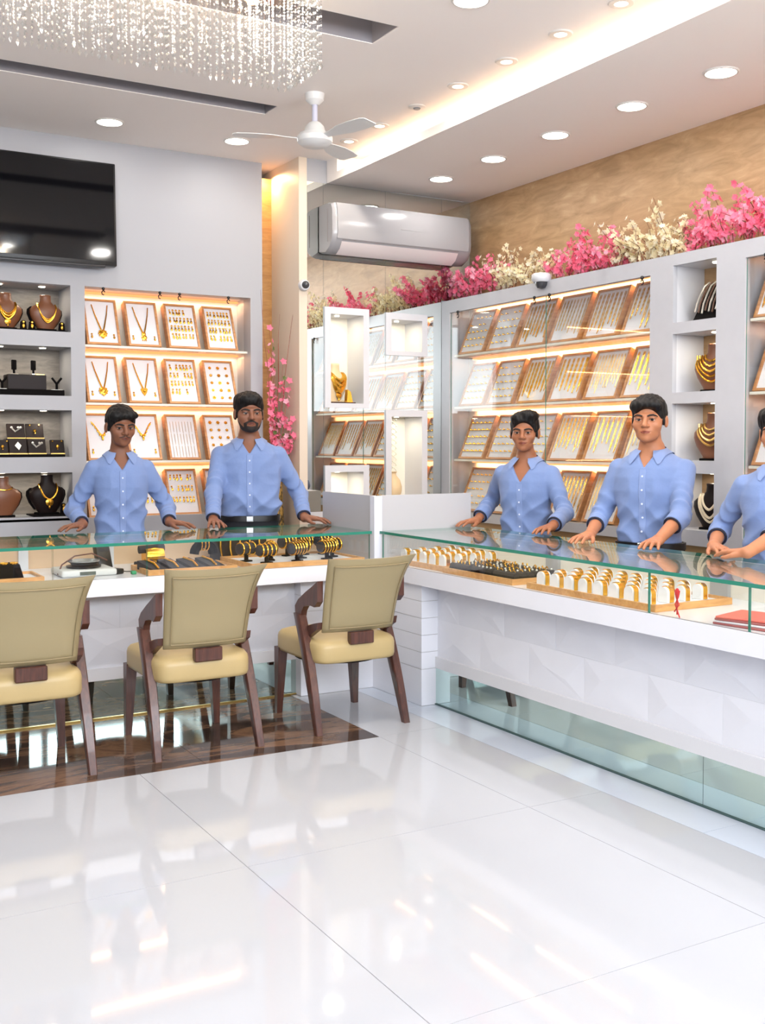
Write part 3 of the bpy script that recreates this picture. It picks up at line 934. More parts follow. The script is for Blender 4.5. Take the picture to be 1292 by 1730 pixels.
# second niche
tag(G().rbox(.5, 6.93, 1.7145, 1.70, 7.13, 1.752, .003, 1).build('velvet_plinth', BLACKV), 'low black velvet step in the second niche of the shelf', 'display base')
tag(G().rbox(1.362, 6.97, 1.7525, 1.598, 7.10, 1.845, .003, 1).build('display_block', BROWNV), 'dark brown display block carrying two ring stands', 'display block')
for i, x in enumerate((1.412, 1.530)):
    t = thing('ring_stand', ['black ring stand on the brown block, nearer the picture edge', 'black ring stand on the brown block, beside the gold plate'][i], 'stand', (x, 7.02, 1.8455), (0, 0, .3), group='ring stands on the brown block')
    G().rbox(-.016, -.006, .03, .016, .010, .092, .005, 2).build('head', BLACKV, t, True)
    G().rbox(-.020, -.02, 0, .020, .012, .006, .002, 1).build('foot', SILVER, t)
    G().tube([(0, .0, .005), (0, .004, .04)], .007, 6).build('stem', BLACKV, t, True)
tag(G().rbox(1.535, 6.985, 1.8455, 1.59, 7.03, 1.851, .001, 1).build('gold_plate', GOLDP), 'thin gold plate on the brown display block', 'plate')
for i, x in enumerate((1.668, 1.335)):
    t = thing('earring_tree', ['black Y-shaped earring tree at the end of the second niche', 'black Y-shaped earring tree at the picture edge in the second niche'][i], 'stand', (x, 7.0, 1.7525), group='Y-shaped earring trees')
    g = G(); g.tube([(0, 0, 0), (0, 0, .045)], .008, 8); g.tube([(0, 0, .04), (-.03, 0, .078)], .007, 8); g.tube([(0, 0, .04), (.03, 0, .078)], .007, 8)
    g.build('branches', BLACKV, t, True)
    G().rbox(-.035, -.012, 0, .035, .012, .004, .001, 1).build('foot', SILVER, t)
# third niche: pendant boards on two steps
tag(G().rbox(.5, 6.93, 1.3305, 1.70, 7.10, 1.348, .003, 1).build('velvet_plinth', BLACKV), 'flat black velvet base in the third niche of the shelf', 'display base')
tag(G().rbox(1.36, 7.03, 1.3485, 1.60, 7.12, 1.445, .003, 1).build('display_block', BROWNV), 'dark stepped block behind the pendant boards', 'display block')
def pendant_board(label, loc, w, h, kind):
    t = thing('pendant_board', label, 'stand', loc, (LEAN*.8, 0, 0), group='dark pendant boards in the third niche')
    G().rbox(-w/2, -.004, 0, w/2, .010, h, .003, 1).build('board', BROWNV, t)
    G().box(-w/2, -.012, -.004, w/2, .0, .002).build('lip', GOLDP, t)
    g = G()
    if kind == 0:
        g.prism([(-.02, h*.55), (0, h*.8), (.02, h*.55), (.004, h*.25)], -.009, -.004, 'y')
    elif kind == 1:
        for x in (-.025, .015, .03):
            g.ball((x, -.008, h*.72), .008, 7, 5)
        g.tube([(-.03, -.007, h*.75), (-.005, -.007, h*.45), (.03, -.007, h*.7)], .005, 6)
    else:
        g.ball((0, -.008, h*.5), .011, 8, 5); g.ball((0, -.008, h*.32), .005, 6, 4); g.ball((-.028, -.007, h*.88), .006, 6, 4); g.ball((.028, -.007, h*.88), .006, 6, 4)
    g.build('pendant', SILVER if kind < 2 else GOLD, t, True)
for i, (x, y, z, k, lab) in enumerate([(1.425, 7.045, 1.4465, 1, 'dark pendant board on the upper step, nearer the picture edge'), (1.54, 7.045, 1.4465, 2, 'dark pendant board on the upper step, nearer the trays'),
                                       (1.425, 6.985, 1.349, 0, 'dark pendant board with kite pendant on the lower step'), (1.54, 6.985, 1.349, 1, 'dark pendant board with silver V on the lower step')]):
    pendant_board(lab, (x, y, z), .11, .098, k)
pendant_board('small dark board with a single gold drop at the end of the third niche', (1.665, 6.98, 1.349), .088, .094, 2)
pendant_board('small dark gold-drop board at the picture edge in the third niche', (1.33, 6.98, 1.349), .07, .094, 2)
# bottom niche
tag(G().rbox(1.5, 6.925, .9565, 1.725, 7.15, .966, .003, 1).build('velvet_plinth', BLACKV), 'flat black base under the long necklace bust in the bottom niche', 'display base')
bust('dark bust with long gold medallion necklace in the bottom niche', (1.60, NY-.02, .975), .1, BROWNV, [(.165, .078, .05, .005, .020)], 1.12, 'busts on the niche shelf')
bust('plain tan bust with thin gold chain at the picture edge, bottom niche', (1.33, NY-.02, .965), .1, BUSTB, [(.160, .145, .05, .003, 0)], 1.12, 'busts on the niche shelf')
small_stand('black earring stand beside the medallion bust in the bottom niche', (1.692, 6.96, .9665), 0, None, .07)

# niche cabinet: hanging chains, strand busts, pearls
t = thing('chain_rack', 'dark sloping rack with dark beaded chains in the top niche', 'rack', (4.47, 4.135, 2.0705), (0, 0, -PI/2))
G().prism([(-.10, 0), (.06, 0), (.05, .20), (.03, .21)], -.085, .10, 'x').build('board', BLACKV, t)
G().tube([(.02, .03, .20), (.02, .03, .29)], .004, 6).build('hook', BLACKP, t)
for k in range(8):
    x = -.08+k*.024
    G().tube([(x, .02, .215), (x, -.02, .19), (x, -.05, .14), (x, -.075, .09), (x+.002, -.09, .05-.006*(k % 3))], .0055, 6).build('chain', mat('dark_beads', (92, 66, 52), .4) if k % 2 else SILVER, t, True)
STR5 = [(.165, .135-.024*i, .034+.013*i, .0042, 0) for i in range(5)]
bust('dark bust with five gold strands in the second niche of the niche cabinet', (4.455, 4.135, 1.70), -PI/2+.25, BUSTB, STR5, 1.15, 'strand busts in the niche cabinet')
bust('dark bust with four pale gold strands in the third niche of the niche cabinet', (4.455, 4.135, 1.332), -PI/2+.25, BUSTB, STR5[:4], 1.15, 'strand busts in the niche cabinet', GOLDP)
bust('dark bust with long pearl strands in the bottom niche of the niche cabinet', (4.455, 4.135, .961), -PI/2+.25, BROWNV, [(.165, .05, .05, .005, 0), (.165, .03, .06, .005, 0), (.165, .09, .04, .005, 0)], 1.12, 'strand busts in the niche cabinet', mat('pearl', (236, 220, 190), .25))
# box niches on the mirror
tag(G().rbox(3.43, 6.63, 1.693, 3.63, 6.80, 1.701, .002, 1).build('velvet_plinth', mat('dark_bronze', (70, 48, 44), .4, metal=.6)), 'thin dark base plate under the gold-draped bust', 'display base')
bust('cream bust draped with heavy gold necklaces in the mirror box niche', (3.495, 6.71, 1.711), .35, BUSTC, [(.16, .115, .05, .010, 0), (.16, .085, .06, .012, .018), (.16, .05, .05, .012, .02)], 1.2, None, GOLD, edge=BUSTC)
tag(G().prism([(3.575, 1.7015), (3.622, 1.7015), (3.605, 1.775), (3.582, 1.79)], 6.66, 6.70, 'y').build('ring_wedge', GOLD), 'small gold wedge beside the gold-draped bust', 'stand')
t = thing('urn', 'cream round urn in the tall box niche', 'urn', (3.965, 6.70, .9945))
G().lathe([(0, 0), (.035, 0), (.05, .02), (.068, .075), (.07, .11), (.055, .16), (.03, .19), (.026, .205), (.036, .218), (.030, .218), (.0, .20)], 26).build('body', BUSTC, t, True)
t = thing('bead_lattice', 'hanging lattice of white beads above the cream urn', 'hanging', (3.965, 6.68, 1.60))
g = G()
for i in range(9):
    for s in (-1, 1):
        g.tube([(s*.022*math.cos(u*PI)+.0, 0, -.02-.04*i-.04*u) for u in np.linspace(0, 1, 6)], .0045, 5)
        g.ball((s*.022, 0, -.02-.04*i), .008, 6, 4)
    g.ball((0, 0, -.04-.04*i), .007, 6, 4)
g.build('beads', mat('ivory_beads', (240, 236, 214), .4), t, True)

# ================================================================== COUNTER CONTENTS
def wood_tray(name, label, x0, y0, x1, y1, z=ZD, h=.028, group=None, lip=.012):
    t = thing(name, label, 'tray', ((x0+x1)/2, (y0+y1)/2, z+.0005), group=group)
    w, d = (x1-x0)/2, (y1-y0)/2
    g = G(); g.holes('z', 0, h, -w, w, -d, d, [(-w+lip, w-lip, -d+lip, d-lip)])
    g.build('rim', WOODC, t)
    G().box(-w+lip, -d+lip, 0, w-lip, d-lip, h*.55).build('lining', PADW, t)
    return t
def bangle_stand(label, loc, rot, group, k):
    """white arched stand with a gold band around the arch"""
    t = thing('bangle_stand', label, 'bangle', loc, (0, 0, rot), group)
    arch = [(.024*math.cos(a), .040+.024*math.sin(a)) for a in np.linspace(0, PI, 11)]
    poly = [(.024, 0)] + arch + [(-.024, 0)]
    G().prism(poly, -.022, .022, 'y').build('stand', mat('white_acrylic', (240, 238, 236), .3), t, True, 40)
    ow = [(q[0]*1.14, q[1]*1.0+(.0035 if q[1] > .04 else 0)) for q in poly]
    y0 = -.014+.004*(k % 3)
    g = G()
    n = len(poly)
    v = [(x, y, z) for y in (y0, y0+.024) for (x, z) in ow] + [(x, y, z) for y in (y0, y0+.024) for (x, z) in poly]
    f = []
    for i in range(n-1):
        f += [(i, i+1, n+i+1, n+i), (2*n+i, i, i+1, 2*n+i+1), (n+i, n+i+1, 3*n+i+1, 3*n+i)]
    g.add(v, f).build('gold_band', GOLD, t, True, 40)
    return t
G1 = 'bangle stands in the counter tray beside the corner box'
G2 = 'bangle stands in the counter tray beside the red booklets'
# trays under the right-hand counter glass
wood_tray('counter_tray', 'wooden counter tray of bangle stands beside the corner box', 3.10, 4.72, 3.56, 5.24)
wood_tray('counter_tray', 'wooden counter tray under the dark ring pads', 3.085, 4.10, 3.40, 4.70)
wood_tray('counter_tray', 'wooden counter tray of bangle stands under the red thread', 3.085, 3.16, 3.52, 3.99)
for a in range(4):
    for b in range(5):
        bangle_stand('white arched bangle stand in row %s from the viewer, %s from the corner box' % (['one', 'two', 'three', 'four'][a], ORD(b)), (3.165+.10*a, 5.19-.098*b, ZD+.017), -PI/2+.1, G1, a+b)
for a in range(4):
    for b in range(8):
        bangle_stand('white arched bangle stand in row %s from the viewer, %s from the dark ring pads' % (['one', 'two', 'three', 'four'][a], ORD(b)), (3.15+.098*a, 3.945-.097*b, ZD+.017), -PI/2+.1, G2, a+b)
# dark ring pads
for i in range(3):
    t = thing('ring_pad', 'black ring pad crowded with rings, %s from the corner box' % ORD(i), 'ring pad', (3.245, 4.59-.19*i, ZD+.0165), (0, 0, -PI/2), group='black ring pads')
    G().rbox(-.088, -.135, 0, .088, .135, .02, .005, 1).build('pad', BLACKV, t)
    for a in range(6):
        G().tube([(-.085, -.115+.045*a, .021), (.085, -.115+.045*a, .021)], .017, 8).build('roll', mat('charcoal_velvet', (52, 46, 44), .9), t, True)
        for b in range(5):
            link('ring', ME_RING, t, (-.066+.033*b+random.uniform(-.005, .005), -.115+.045*a, .038), (-PI/2, 0, random.uniform(-.5, .5)), (1.15,)*3) if random.random() < .55 else G().ball((-.066+.033*b, -.115+.045*a, .041), .006, 6, 4).build('ring', SILVER, t, True)
# red thread hanging inside the glass and booklets
t = thing('red_thread', 'red knotted thread hanging on the counter glass', 'thread', (3.072, 3.03, .745))
for k in range(3):
    G().tube([(0, .012*(k-1), .105), (0, .006*(k-1), .08), (0, .010*(1-k), .05), (0, .014*(k-1), .001+.01*k)], .0028, 6).build('strand', mat('red_yarn', (214, 58, 60), .8), t, True)
G().ball((0, 0, .095), .011, 8, 5, sz=(.7, 1, 1.8)).build('knot', mat('red_yarn', (214, 58, 60), .8), t, True)
for i in range(4):
    o = G().rbox(-.105, -.15, 0, .105, .15, .008, .002, 1).build('booklet', mat('red_booklet', (222, 106, 92), .5) if i in (3,) else mat('white_paper', (226, 220, 222), .6) if i % 2 else mat('maroon_booklet', (168, 92, 90), .5))
    o.location = (3.20+.004*i, 2.72, ZD+.0005+.0085*i); o.rotation_euler = (0, 0, .12+.05*i)
    tag(o, ['maroon booklet at the bottom of the pile by the counter glass', 'white booklet second from the bottom of the counter pile', 'maroon booklet third in the counter pile', 'red booklet on top of the pile by the counter glass'][i], 'booklet', 'pile of booklets')

# left-hand counter: dark bangle stands, ramps and the scale
G3 = 'black bangle rolls in the counter'
wood_tray('counter_tray', 'wooden counter tray of black bangle rolls nearest the corner box', 2.28, 5.325, 2.97, 5.775)
wood_tray('counter_tray', 'wooden counter tray of black ramps beside the weighing scale', 1.715, 5.325, 2.20, 5.62)
wood_tray('counter_tray', 'wooden counter tray under the black pad at the picture edge', .75, 5.325, 1.20, 5.60)
def bangle_roll(label, x, y, rot, n, group, h=.05):
    t = thing('bangle_roll', label, 'bangle roll', (x, y, ZD+.017), (0, 0, rot), group)
    g = G(); g.rbox(-.03, -.02, 0, .03, .02, .008, .002, 1); g.tube([(0, 0, .005), (0, 0, h)], .012, 8)
    g.build('foot', BLACKV, t, True)
    G().tube([(-.055, 0, h+.022), (.055, 0, h+.022)], .030, 14).build('roll', mat('slate_velvet', (48, 46, 52), .8), t, True)
    for k in range(n):
        q = -.042+.084*k/max(1, n-1)
        ring = [(q, .034*math.cos(a), h+.022+.034*math.sin(a)) for a in np.linspace(0, 2*PI, 17)]
        G().tube(ring, .0052, 6, False).build('bangle', GOLD, t, True)
for i, (x, y, r, n) in enumerate([(2.87, 5.53, .25, 4), (2.79, 5.44, .3, 5), (2.68, 5.55, .2, 5), (2.60, 5.43, .35, 5), (2.49, 5.54, 1.25, 2), (2.41, 5.42, .2, 4), (2.345, 5.55, .3, 3)]):
    bangle_roll('black roll of gold bangles in the front rows, %s from the corner box' % ORD(i), x, y, r, n, G3)
def ramp(label, x, y, rot):
    t = thing('display_ramp', label, 'stand', (x, y, ZD+.017), (0, 0, rot), group='black ramps with gold bracelets')
    G().prism([(-.07, 0), (.07, 0), (.07, .045), (-.07, .006)], -.045, .045, 'x').build('ramp', mat('slate_velvet', (48, 46, 52), .8), t)
    G().tube([(-.01, -.06, .014), (.012, .0, .032), (-.004, .06, .049)], .006, 6).build('bracelet', GOLD, t, True)
for i, x in enumerate((1.775, 1.88, 1.985, 2.09)):
    ramp('black sloping ramp with a gold bracelet, %s from the weighing scale' % ORD(i), x, 5.44, .35)
t = thing('bangle_cradle', 'dark cradle holding a broad gold cuff behind the ramps', 'stand', (1.87, 5.72, ZD+.0005))
G().rbox(-.10, -.03, 0, .10, .03, .03, .006, 2).build('base', mat('slate_velvet', (48, 46, 52), .8), t, True)
G().lathe([(.05, -.05), (.055, 0), (.05, .05)], 18, (0, 0, 0)).xf(Matrix.Translation((0, 0, .055)) @ Matrix.Rotation(PI/2, 4, 'Y')).build('cuff', GOLD, t, True)
G().tube([(-.08, 0, .095), (.06, 0, .10)], .022, 10).build('roll', mat('slate_velvet', (48, 46, 52), .8), t, True)
t = thing('bangle_arch', 'black arch of gold bangles behind the ramps near the centre of the counter', 'stand', (2.16, 5.72, ZD+.0005))
G().tube([(.055*math.cos(a), 0, .055+.055*math.sin(a)) for a in np.linspace(0, PI, 11)], .026, 10).build('arch', BLACKV, t, True)
for k in (-.02, 0, .02):
    G().tube([(k+.0, .034*math.cos(a), .108+.034*math.sin(a)) for a in np.linspace(0, 2*PI, 15)], .004, 6, False).build('bangle', GOLD, t, True)
t = thing('weighing_scale', 'round silver weighing scale inside the counter glass', 'scale', (1.45, 5.56, ZD+.0005))
G().rbox(-.14, -.12, 0, .14, .12, .035, .012, 3).build('housing', mat('pale_grey_plastic', (206, 206, 202), .4), t, True)
G().lathe([(0, .035), (.085, .036), (.088, .046), (.05, .048), (0, .048)], 28).build('platform', BLACKP, t, True)
G().lathe([(0, .050), (.060, .050), (.078, .072), (.082, .073), (.080, .067), (.062, .056), (0, .056)], 28).build('pan', STEEL, t, True)
G().box(-.05, -.121, .008, .03, -.1195, .026).build('display', mat('lcd_grey', (90, 96, 88), .2), t)
t = thing('power_cable', 'thin brown cable curling behind the weighing scale', 'cable', (0, 0, 0))
G().tube([(1.33, 5.48, .752), (1.31, 5.52, .757), (1.34, 5.56, .80), (1.42, 5.62, .835), (1.52, 5.66, .84), (1.60, 5.66, .80)], .004, 6).build('wire', mat('brown_cable', (110, 70, 60), .5), t, True)
t = thing('card_terminal', 'small black card terminal behind the weighing scale', 'terminal', (1.60, 5.70, ZD+.0005), (-.35, 0, .2))
G().rbox(-.04, -.02, .0, .04, .025, .15, .008, 2).build('body', BLACKP, t, True)
G().box(-.03, -.0215, .095, .03, -.0195, .135).build('screen', mat('lcd_dark', (40, 46, 56), .15), t)
t = thing('black_adapter', 'black plug adapter with cable beside the weighing scale', 'adapter', (1.60, 5.50, ZD+.0005), (0, 0, .4))
G().rbox(-.025, -.035, 0, .025, .035, .028, .006, 2).build('body', BLACKP, t, True)
G().tube([(.02, 0, .014), (.05, -.02, .008), (.08, -.03, .006), (.10, -.015, .006)], .003, 6).build('wire', BLACKP, t, True)
tag(G().rbox(1.66, 5.42, ZD+.0005, 1.685, 5.45, ZD+.018, .004, 2).build('green_tag', mat('green_plastic', (40, 140, 90), .5), None, True), 'small green tag on the counter deck beside the glass edge', 'tag')
t = thing('black_pad', 'black stepped pad with gold flower pieces at the picture edge', 'stand', (1.03, 5.46, ZD+.017))
G().prism([(-.09, 0), (.09, 0), (.07, .07), (-.09, .07)], -.06, .06, 'y').build('pad', BLACKV, t)
for k in (-.05, .0, .045):
    link('flower', ME_STUD, t, (k, -.045, .071), (-PI/2, 0, 0), (1.6,)*3)
t = thing('bracelet_board', 'upright dark brown board of gold bracelets behind the bangle rolls', 'stand', (2.42, 5.83, ZD+.0005))
G().prism([(-.02, 0), (.03, 0), (.025, .135), (.005, .14)], -.17, .17, 'x').build('board', BROWNV, t)
for k in range(5):
    G().tube([(-.12+.06*k, -.014, .12), (-.125+.06*k, -.024, .07), (-.118+.06*k, -.030, .02)], .0055, 6).build('bracelet', GOLD, t, True)
for i, (x, y, r, n) in enumerate([(2.90, 5.70, .3, 4), (2.78, 5.72, .25, 5), (2.67, 5.71, .35, 4)]):
    o = bangle_roll('black roll of gold bangles in the back row, %s from the corner box' % ORD(i), x, y, r, n, G3, .06)
# ================================================================== CHAIRS
def smooth_path(pts, n=24):
    pts = [Vector(p) for p in pts]
    P = [pts[0]*2-pts[1]] + pts + [pts[-1]*2-pts[-2]]
    out = []
    seg = len(pts)-1
    for i in range(n):
        u = i/(n-1)*seg
        k = min(int(u), seg-1); t = u-k
        a, b, c, d = P[k:k+4]
        out.append(.5*((2*b)+(c-a)*t+(2*a-5*b+4*c-d)*t*t+(3*b-a-3*c+d)*t**3))
    return out

def seat_geo():
    g = G()
    rings = []
    for z, s, dome in [(-.055, .955, 0), (-.05, .985, 0), (-.035, 1, 0), (.02, 1, 0), (.038, .985, .0), (.050, .94, .003), (.058, .80, .008), (.062, .5, .011), (.063, .12, .012)]:
        ring = []
        n = 40
        for k in range(n):
            a = 2*PI*k/n
            ex = .28
            cx, cy = math.cos(a), math.sin(a)
            hw = .236+.012*cy            # wider at the front
            ring.append((math.copysign(abs(cx)**ex, cx)*hw*s, math.copysign(abs(cy)**ex, cy)*.262*s, z+dome))
        rings.append(ring)
    return g.loft(rings)

def back_surface(u, t):
    """u -1..1 across, t 0..1 up; returns (x, y, z) of the middle of the backrest"""
    w = .198+.018*t+.026*t**4
    x = u*w
    z = .488+.369*t+.012*(abs(u)**3)*t**2
    y = -.238-.075*t-.055*t**3+.030*u*u*(1-.3*t)-.020*abs(u)**4*t**4
    return x, y, z

def back_geo():
    nu, nt, th = 16, 14, .026
    front, rear = [], []
    for j in range(nt+1):
        t = j/nt
        for i in range(nu+1):
            u = -1+2*i/nu
            x, y, z = back_surface(u, t)
            e = 1-min(1, min(1-abs(u), t if t < .5 else 1-t, .25)*4*1.0)**.5
            k = th*(1-.72*e)
            front.append((x, y+k, z)); rear.append((x, y-k, z))
    n = (nu+1)*(nt+1)
    f = []
    for j in range(nt):
        for i in range(nu):
            a = j*(nu+1)+i
            f.append((a, a+nu+1, a+nu+2, a+1))
            f.append((n+a, n+a+1, n+a+nu+2, n+a+nu+1))
    def rim(a, b): f.append((a, b, n+b, n+a))
    for i in range(nu):
        rim(i, i+1); rim(nt*(nu+1)+i+1, nt*(nu+1)+i)
    for j in range(nt):
        rim((j+1)*(nu+1), j*(nu+1)); rim(j*(nu+1)+nu, (j+1)*(nu+1)+nu)
    return G().add(front+rear, f)

def chair(label, x, y, rz=0.0):
    t = thing('dining_chair', label, 'chair', (x, y, 0), (0, 0, rz), 'cream leather chairs at the counter')
    g = seat_geo(); g.xf(Matrix.Translation((0, .02, .388)))
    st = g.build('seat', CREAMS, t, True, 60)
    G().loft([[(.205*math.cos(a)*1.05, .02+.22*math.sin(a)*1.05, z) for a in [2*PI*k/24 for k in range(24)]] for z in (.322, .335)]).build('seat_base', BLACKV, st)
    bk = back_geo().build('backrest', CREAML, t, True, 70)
    g = G()
    for u0, t0, u1, t1 in ((-.88, .06, .88, .06), (-.88, .90, .88, .90), (-.88, .06, -.88, .90), (.88, .06, .88, .90)):
        pts = []
        for k in range(13):
            q = k/12
            px, py, pz = back_surface(u0+(u1-u0)*q, t0+(t1-t0)*q)
            pts.append((px, py-.0245, pz))
        g.tube(pts, .0032, 6)
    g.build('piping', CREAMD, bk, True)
    G().rbox(-.066, -.262, .424, .066, -.222, .486, .004, 1).build('link_plate', WALNUT, t)
    for s in (-1, 1):
        # raking back leg that runs up to the arm knee, the arm returning to the backrest
        path = smooth_path([(s*.248, -.265, 0), (s*.243, -.20, .19), (s*.238, -.115, .40), (s*.236, -.035, .565)], 16)
        rings = []
        for i, p in enumerate(path):
            k = i/15
            a = .017+.006*math.sin(min(k*1.4, 1)*PI/2)
            b = .018+.013*math.sin(min(k*1.3, 1)*PI/2)
            rings.append([p+Vector((dx*a, dy*b, 0)) for dx, dy in ((-1, -.8), (-.8, -1), (.8, -1), (1, -.8), (1, .8), (.8, 1), (-.8, 1), (-1, .8))])
        G().loft(rings).build('leg', WALNUT, t, True, 40)
        arm = [(-.062, .535), (-.008, .548), (.0, .60), (-.035, .635), (-.12, .682), (-.19, .716), (-.250, .748), (-.250, .648), (-.215, .618), (-.165, .622), (-.10, .607), (-.075, .58)]
        G().prism(arm, s*.230-.016, s*.230+.016, 'x').build('arm', WALNUT, t)
        # small bracket from the leg to the foot of the backrest
        G().prism([(-.07, .50), (-.07, .46), (-.10, .45), (-.205, .505), (-.215, .54), (-.17, .53)], s*.212-.014, s*.212+.014, 'x').build('bracket', WALNUT, t)
        rings = [[(s*(.214+.014*(1-q))+dx*r, .238+dy*r+.005*(1-q), z) for dx, dy in ((-1, -1), (1, -1), (1, 1), (-1, 1))] for q, z, r in ((0, 0, .015), (1, .35, .027))]
        G().loft(rings).build('leg', WALNUT, t)
    return t
chair('cream leather chair with walnut frame, standing nearest the white corner', 2.59, 4.925)
chair('cream leather chair with walnut frame, between the other two chairs', 1.775, 4.90)
chair('cream leather chair with walnut frame, cut by the left picture edge', .985, 4.865, -.02)

# ================================================================== CHANDELIER
CRYSTAL = sheet_glass('crystal', (.93, .94, .93), .12, boost=3.0)
CRYSTALW = mat('crystal_sparkle', (196, 188, 178), .3, spec=.6)
ch = thing('chandelier', 'long rectangular crystal bead chandelier hanging from the ceiling', 'chandelier', (0, 0, 0))
CX0, CX1, CY0, CY1, CZ = -.25, 2.03, 4.0, 4.335, 2.95
G().rbox(CX0-.01, CY0-.01, ZC-.03, CX1+.01, CY1+.01, ZC-.002, .004, 1).build('canopy', CHROME, ch)
def strand_mesh(L, step, r):
    g = G()
    k = 0
    z = 0
    while z < L-step:
        rr = r*(1 if k % 4 else 1.25)
        g.add([(0, 0, -z), (rr, 0, -z-step*.45), (0, rr, -z-step*.45), (-rr, 0, -z-step*.45), (0, -rr, -z-step*.45), (0, 0, -z-step*.92)],
              [(0, 2, 1), (0, 3, 2), (0, 4, 3), (0, 1, 4), (5, 1, 2), (5, 2, 3), (5, 3, 4), (5, 4, 1)], 1 if k % 3 == 0 else 0)
        z += step; k += 1
    rr = r*2.0
    g.add([(0, 0, -z), (rr, 0, -z-.012), (0, rr, -z-.012), (-rr, 0, -z-.012), (0, -rr, -z-.012), (0, 0, -z-.030)],
          [(0, 2, 1), (0, 3, 2), (0, 4, 3), (0, 1, 4), (5, 1, 2), (5, 2, 3), (5, 3, 4), (5, 4, 1)], 0)
    return g.mesh('strand', [CRYSTAL, CRYSTALW])
SM = [strand_mesh(.34, .012, .0042), strand_mesh(.345, .0125, .0045), strand_mesh(.335, .0118, .0042)]
spots = [(x, CY0) for x in np.arange(CX1, .62, -.0165)] + [(CX1, y) for y in np.arange(CY0+.017, CY1, .017)]
spots += [(x, CY1) for x in np.arange(CX1-.01, .70, -.026)]
spots += [(x+random.uniform(-.008, .008), y) for y in (4.075, 4.165, 4.255) for x in np.arange(CX1-.03, .70, -.036)]
for i, (x, y) in enumerate(spots):
    link('strand', SM[i % 3], ch, (x, y, ZC-.03), (0, 0, random.uniform(0, 1.5)))
for x in (.55, 1.0, 1.42, 1.80):
    G().ball((x, 4.17, ZC-.09), .03, 12, 8).build('bulb', emitter('warm_bulb', (255, 186, 120), 6), ch, True)
    d = bpy.data.lights.new('bulb_glow', 'POINT'); d.energy = 6; d.color = (1, .80, .60); d.shadow_soft_size = .05
    o = bpy.data.objects.new('bulb_glow', d); COL.objects.link(o); o.location = (x, 4.17, ZC-.14); o.parent = ch

# ================================================================== BLOSSOM
def flower_faces(g, c, nrm, r, rnd, m=0):
    nrm = Vector(nrm).normalized()
    u = nrm.orthogonal().normalized(); w = nrm.cross(u)
    a0 = rnd.uniform(0, 2*PI)
    c = Vector(c)
    for k in range(5):
        a = a0+k*2*PI/5
        d = u*math.cos(a)+w*math.sin(a)
        e = u*math.cos(a+1.57)+w*math.sin(a+1.57)
        up = nrm*r*.35
        g.add([c, c+d*r*.55+e*r*.42+up*.7, c+d*r*1.05+up, c+d*r*.55-e*r*.42+up*.7], [(0, 1, 2, 3)], m)
def sprig(seed, L, nb, r, lean):
    """twig and blossom geometry of one sprig, growing up +z and leaning along +x"""
    rnd = random.Random(seed)
    pts = [(0, 0, 0)]
    for k in range(1, 6):
        q = k/5
        pts.append((lean*L*q*q+rnd.uniform(-.008, .008), rnd.uniform(-.012, .012)*q*2, L*q*(1-.25*lean)))
    tw = G().tube(pts, [.003-.0004*k for k in range(6)], 5)
    bl = G()
    for k in range(nb):
        q = .12+.88*((k+rnd.random())/nb)
        i = min(int(q*5), 4); t = q*5-i
        p = Vector(pts[i]).lerp(Vector(pts[i+1]), t)
        d = Vector((rnd.uniform(-1, 1), rnd.uniform(-1, 1), rnd.uniform(-.2, 1))).normalized()
        flower_faces(bl, p+d*rnd.uniform(.008, .022), d, r*rnd.uniform(.8, 1.2), rnd, 0 if rnd.random() < .7 else 1)
    return tw, bl
SPR = {}
for kind, ms in (('pink', [PINK, PINK2]), ('cream', [CREAMF, IVORYF])):
    SPR[kind] = []
    for k in range(6):
        tall = k < 3
        tw, bl = sprig(50+k+(0 if kind == 'pink' else 20), [.22, .26, .30][k] if tall else .15, (20 if kind == 'pink' else 15) if tall else 24,   .0185 if kind == 'pink' else .0175, .3 if tall else 1.0)
        SPR[kind].append((tw.mesh('branch', TWIG, True), bl.mesh('blossoms', ms)))
def bunch(label, kind, ya, yb, n_tall, n_low, seed):
    rnd = random.Random(seed)
    t = thing('blossom_bunch', label, 'flowers', (4.415, (ya+yb)/2, 2.441), group='artificial blossom along the cabinet tops')
    def put(k, x, y, z, rot, s):
        tw, bl = SPR[kind][k]
        b = link('branch', tw, t, (x, y, z), rot, (s, s, s))
        link('blossoms', bl, b)
    L = (ya-yb)/2
    for i in range(n_tall):
        put(rnd.randrange(3), rnd.uniform(-.03, .06), -L+2*L*(i+rnd.random())/n_tall, 0, (rnd.uniform(-.25, .25), rnd.uniform(-.2, .1), rnd.uniform(1.4, 4.9)), rnd.uniform(.75, 1.2))
    for i in range(n_low):
        put(3+rnd.randrange(3), rnd.uniform(-.04, .05), -L+2*L*(i+rnd.random())/n_low, rnd.uniform(.0, .03), (rnd.uniform(-.4, .4), rnd.uniform(-.3, .1), rnd.uniform(1.3, 5.0)), rnd.uniform(.8, 1.2))
bunch('pink artificial blossom bunch above the cabinet end beside the mirror', 'pink', 6.58, 6.02, 9, 15, 1)
bunch('cream blossom bunch beside the dome camera', 'cream', 6.10, 5.48, 11, 16, 2)
bunch('pink blossom bunch on the middle of the long cabinet', 'pink', 5.45, 4.80, 13, 18, 3)
bunch('cream blossom bunch above the end of the long cabinet', 'cream', 4.86, 4.28, 13, 15, 4)
bunch('pink blossom bunch above the niche cabinet at the picture edge', 'pink', 4.30, 3.50, 14, 20, 5)
bunch('cream blossom bunch on the cabinet beyond the picture edge, seen in the mirror', 'cream', 3.45, 2.5, 7, 14, 6)
bunch('pink blossom bunch on the cabinet beyond the picture edge, seen in the mirror', 'pink', 2.5, 1.6, 7, 14, 7)

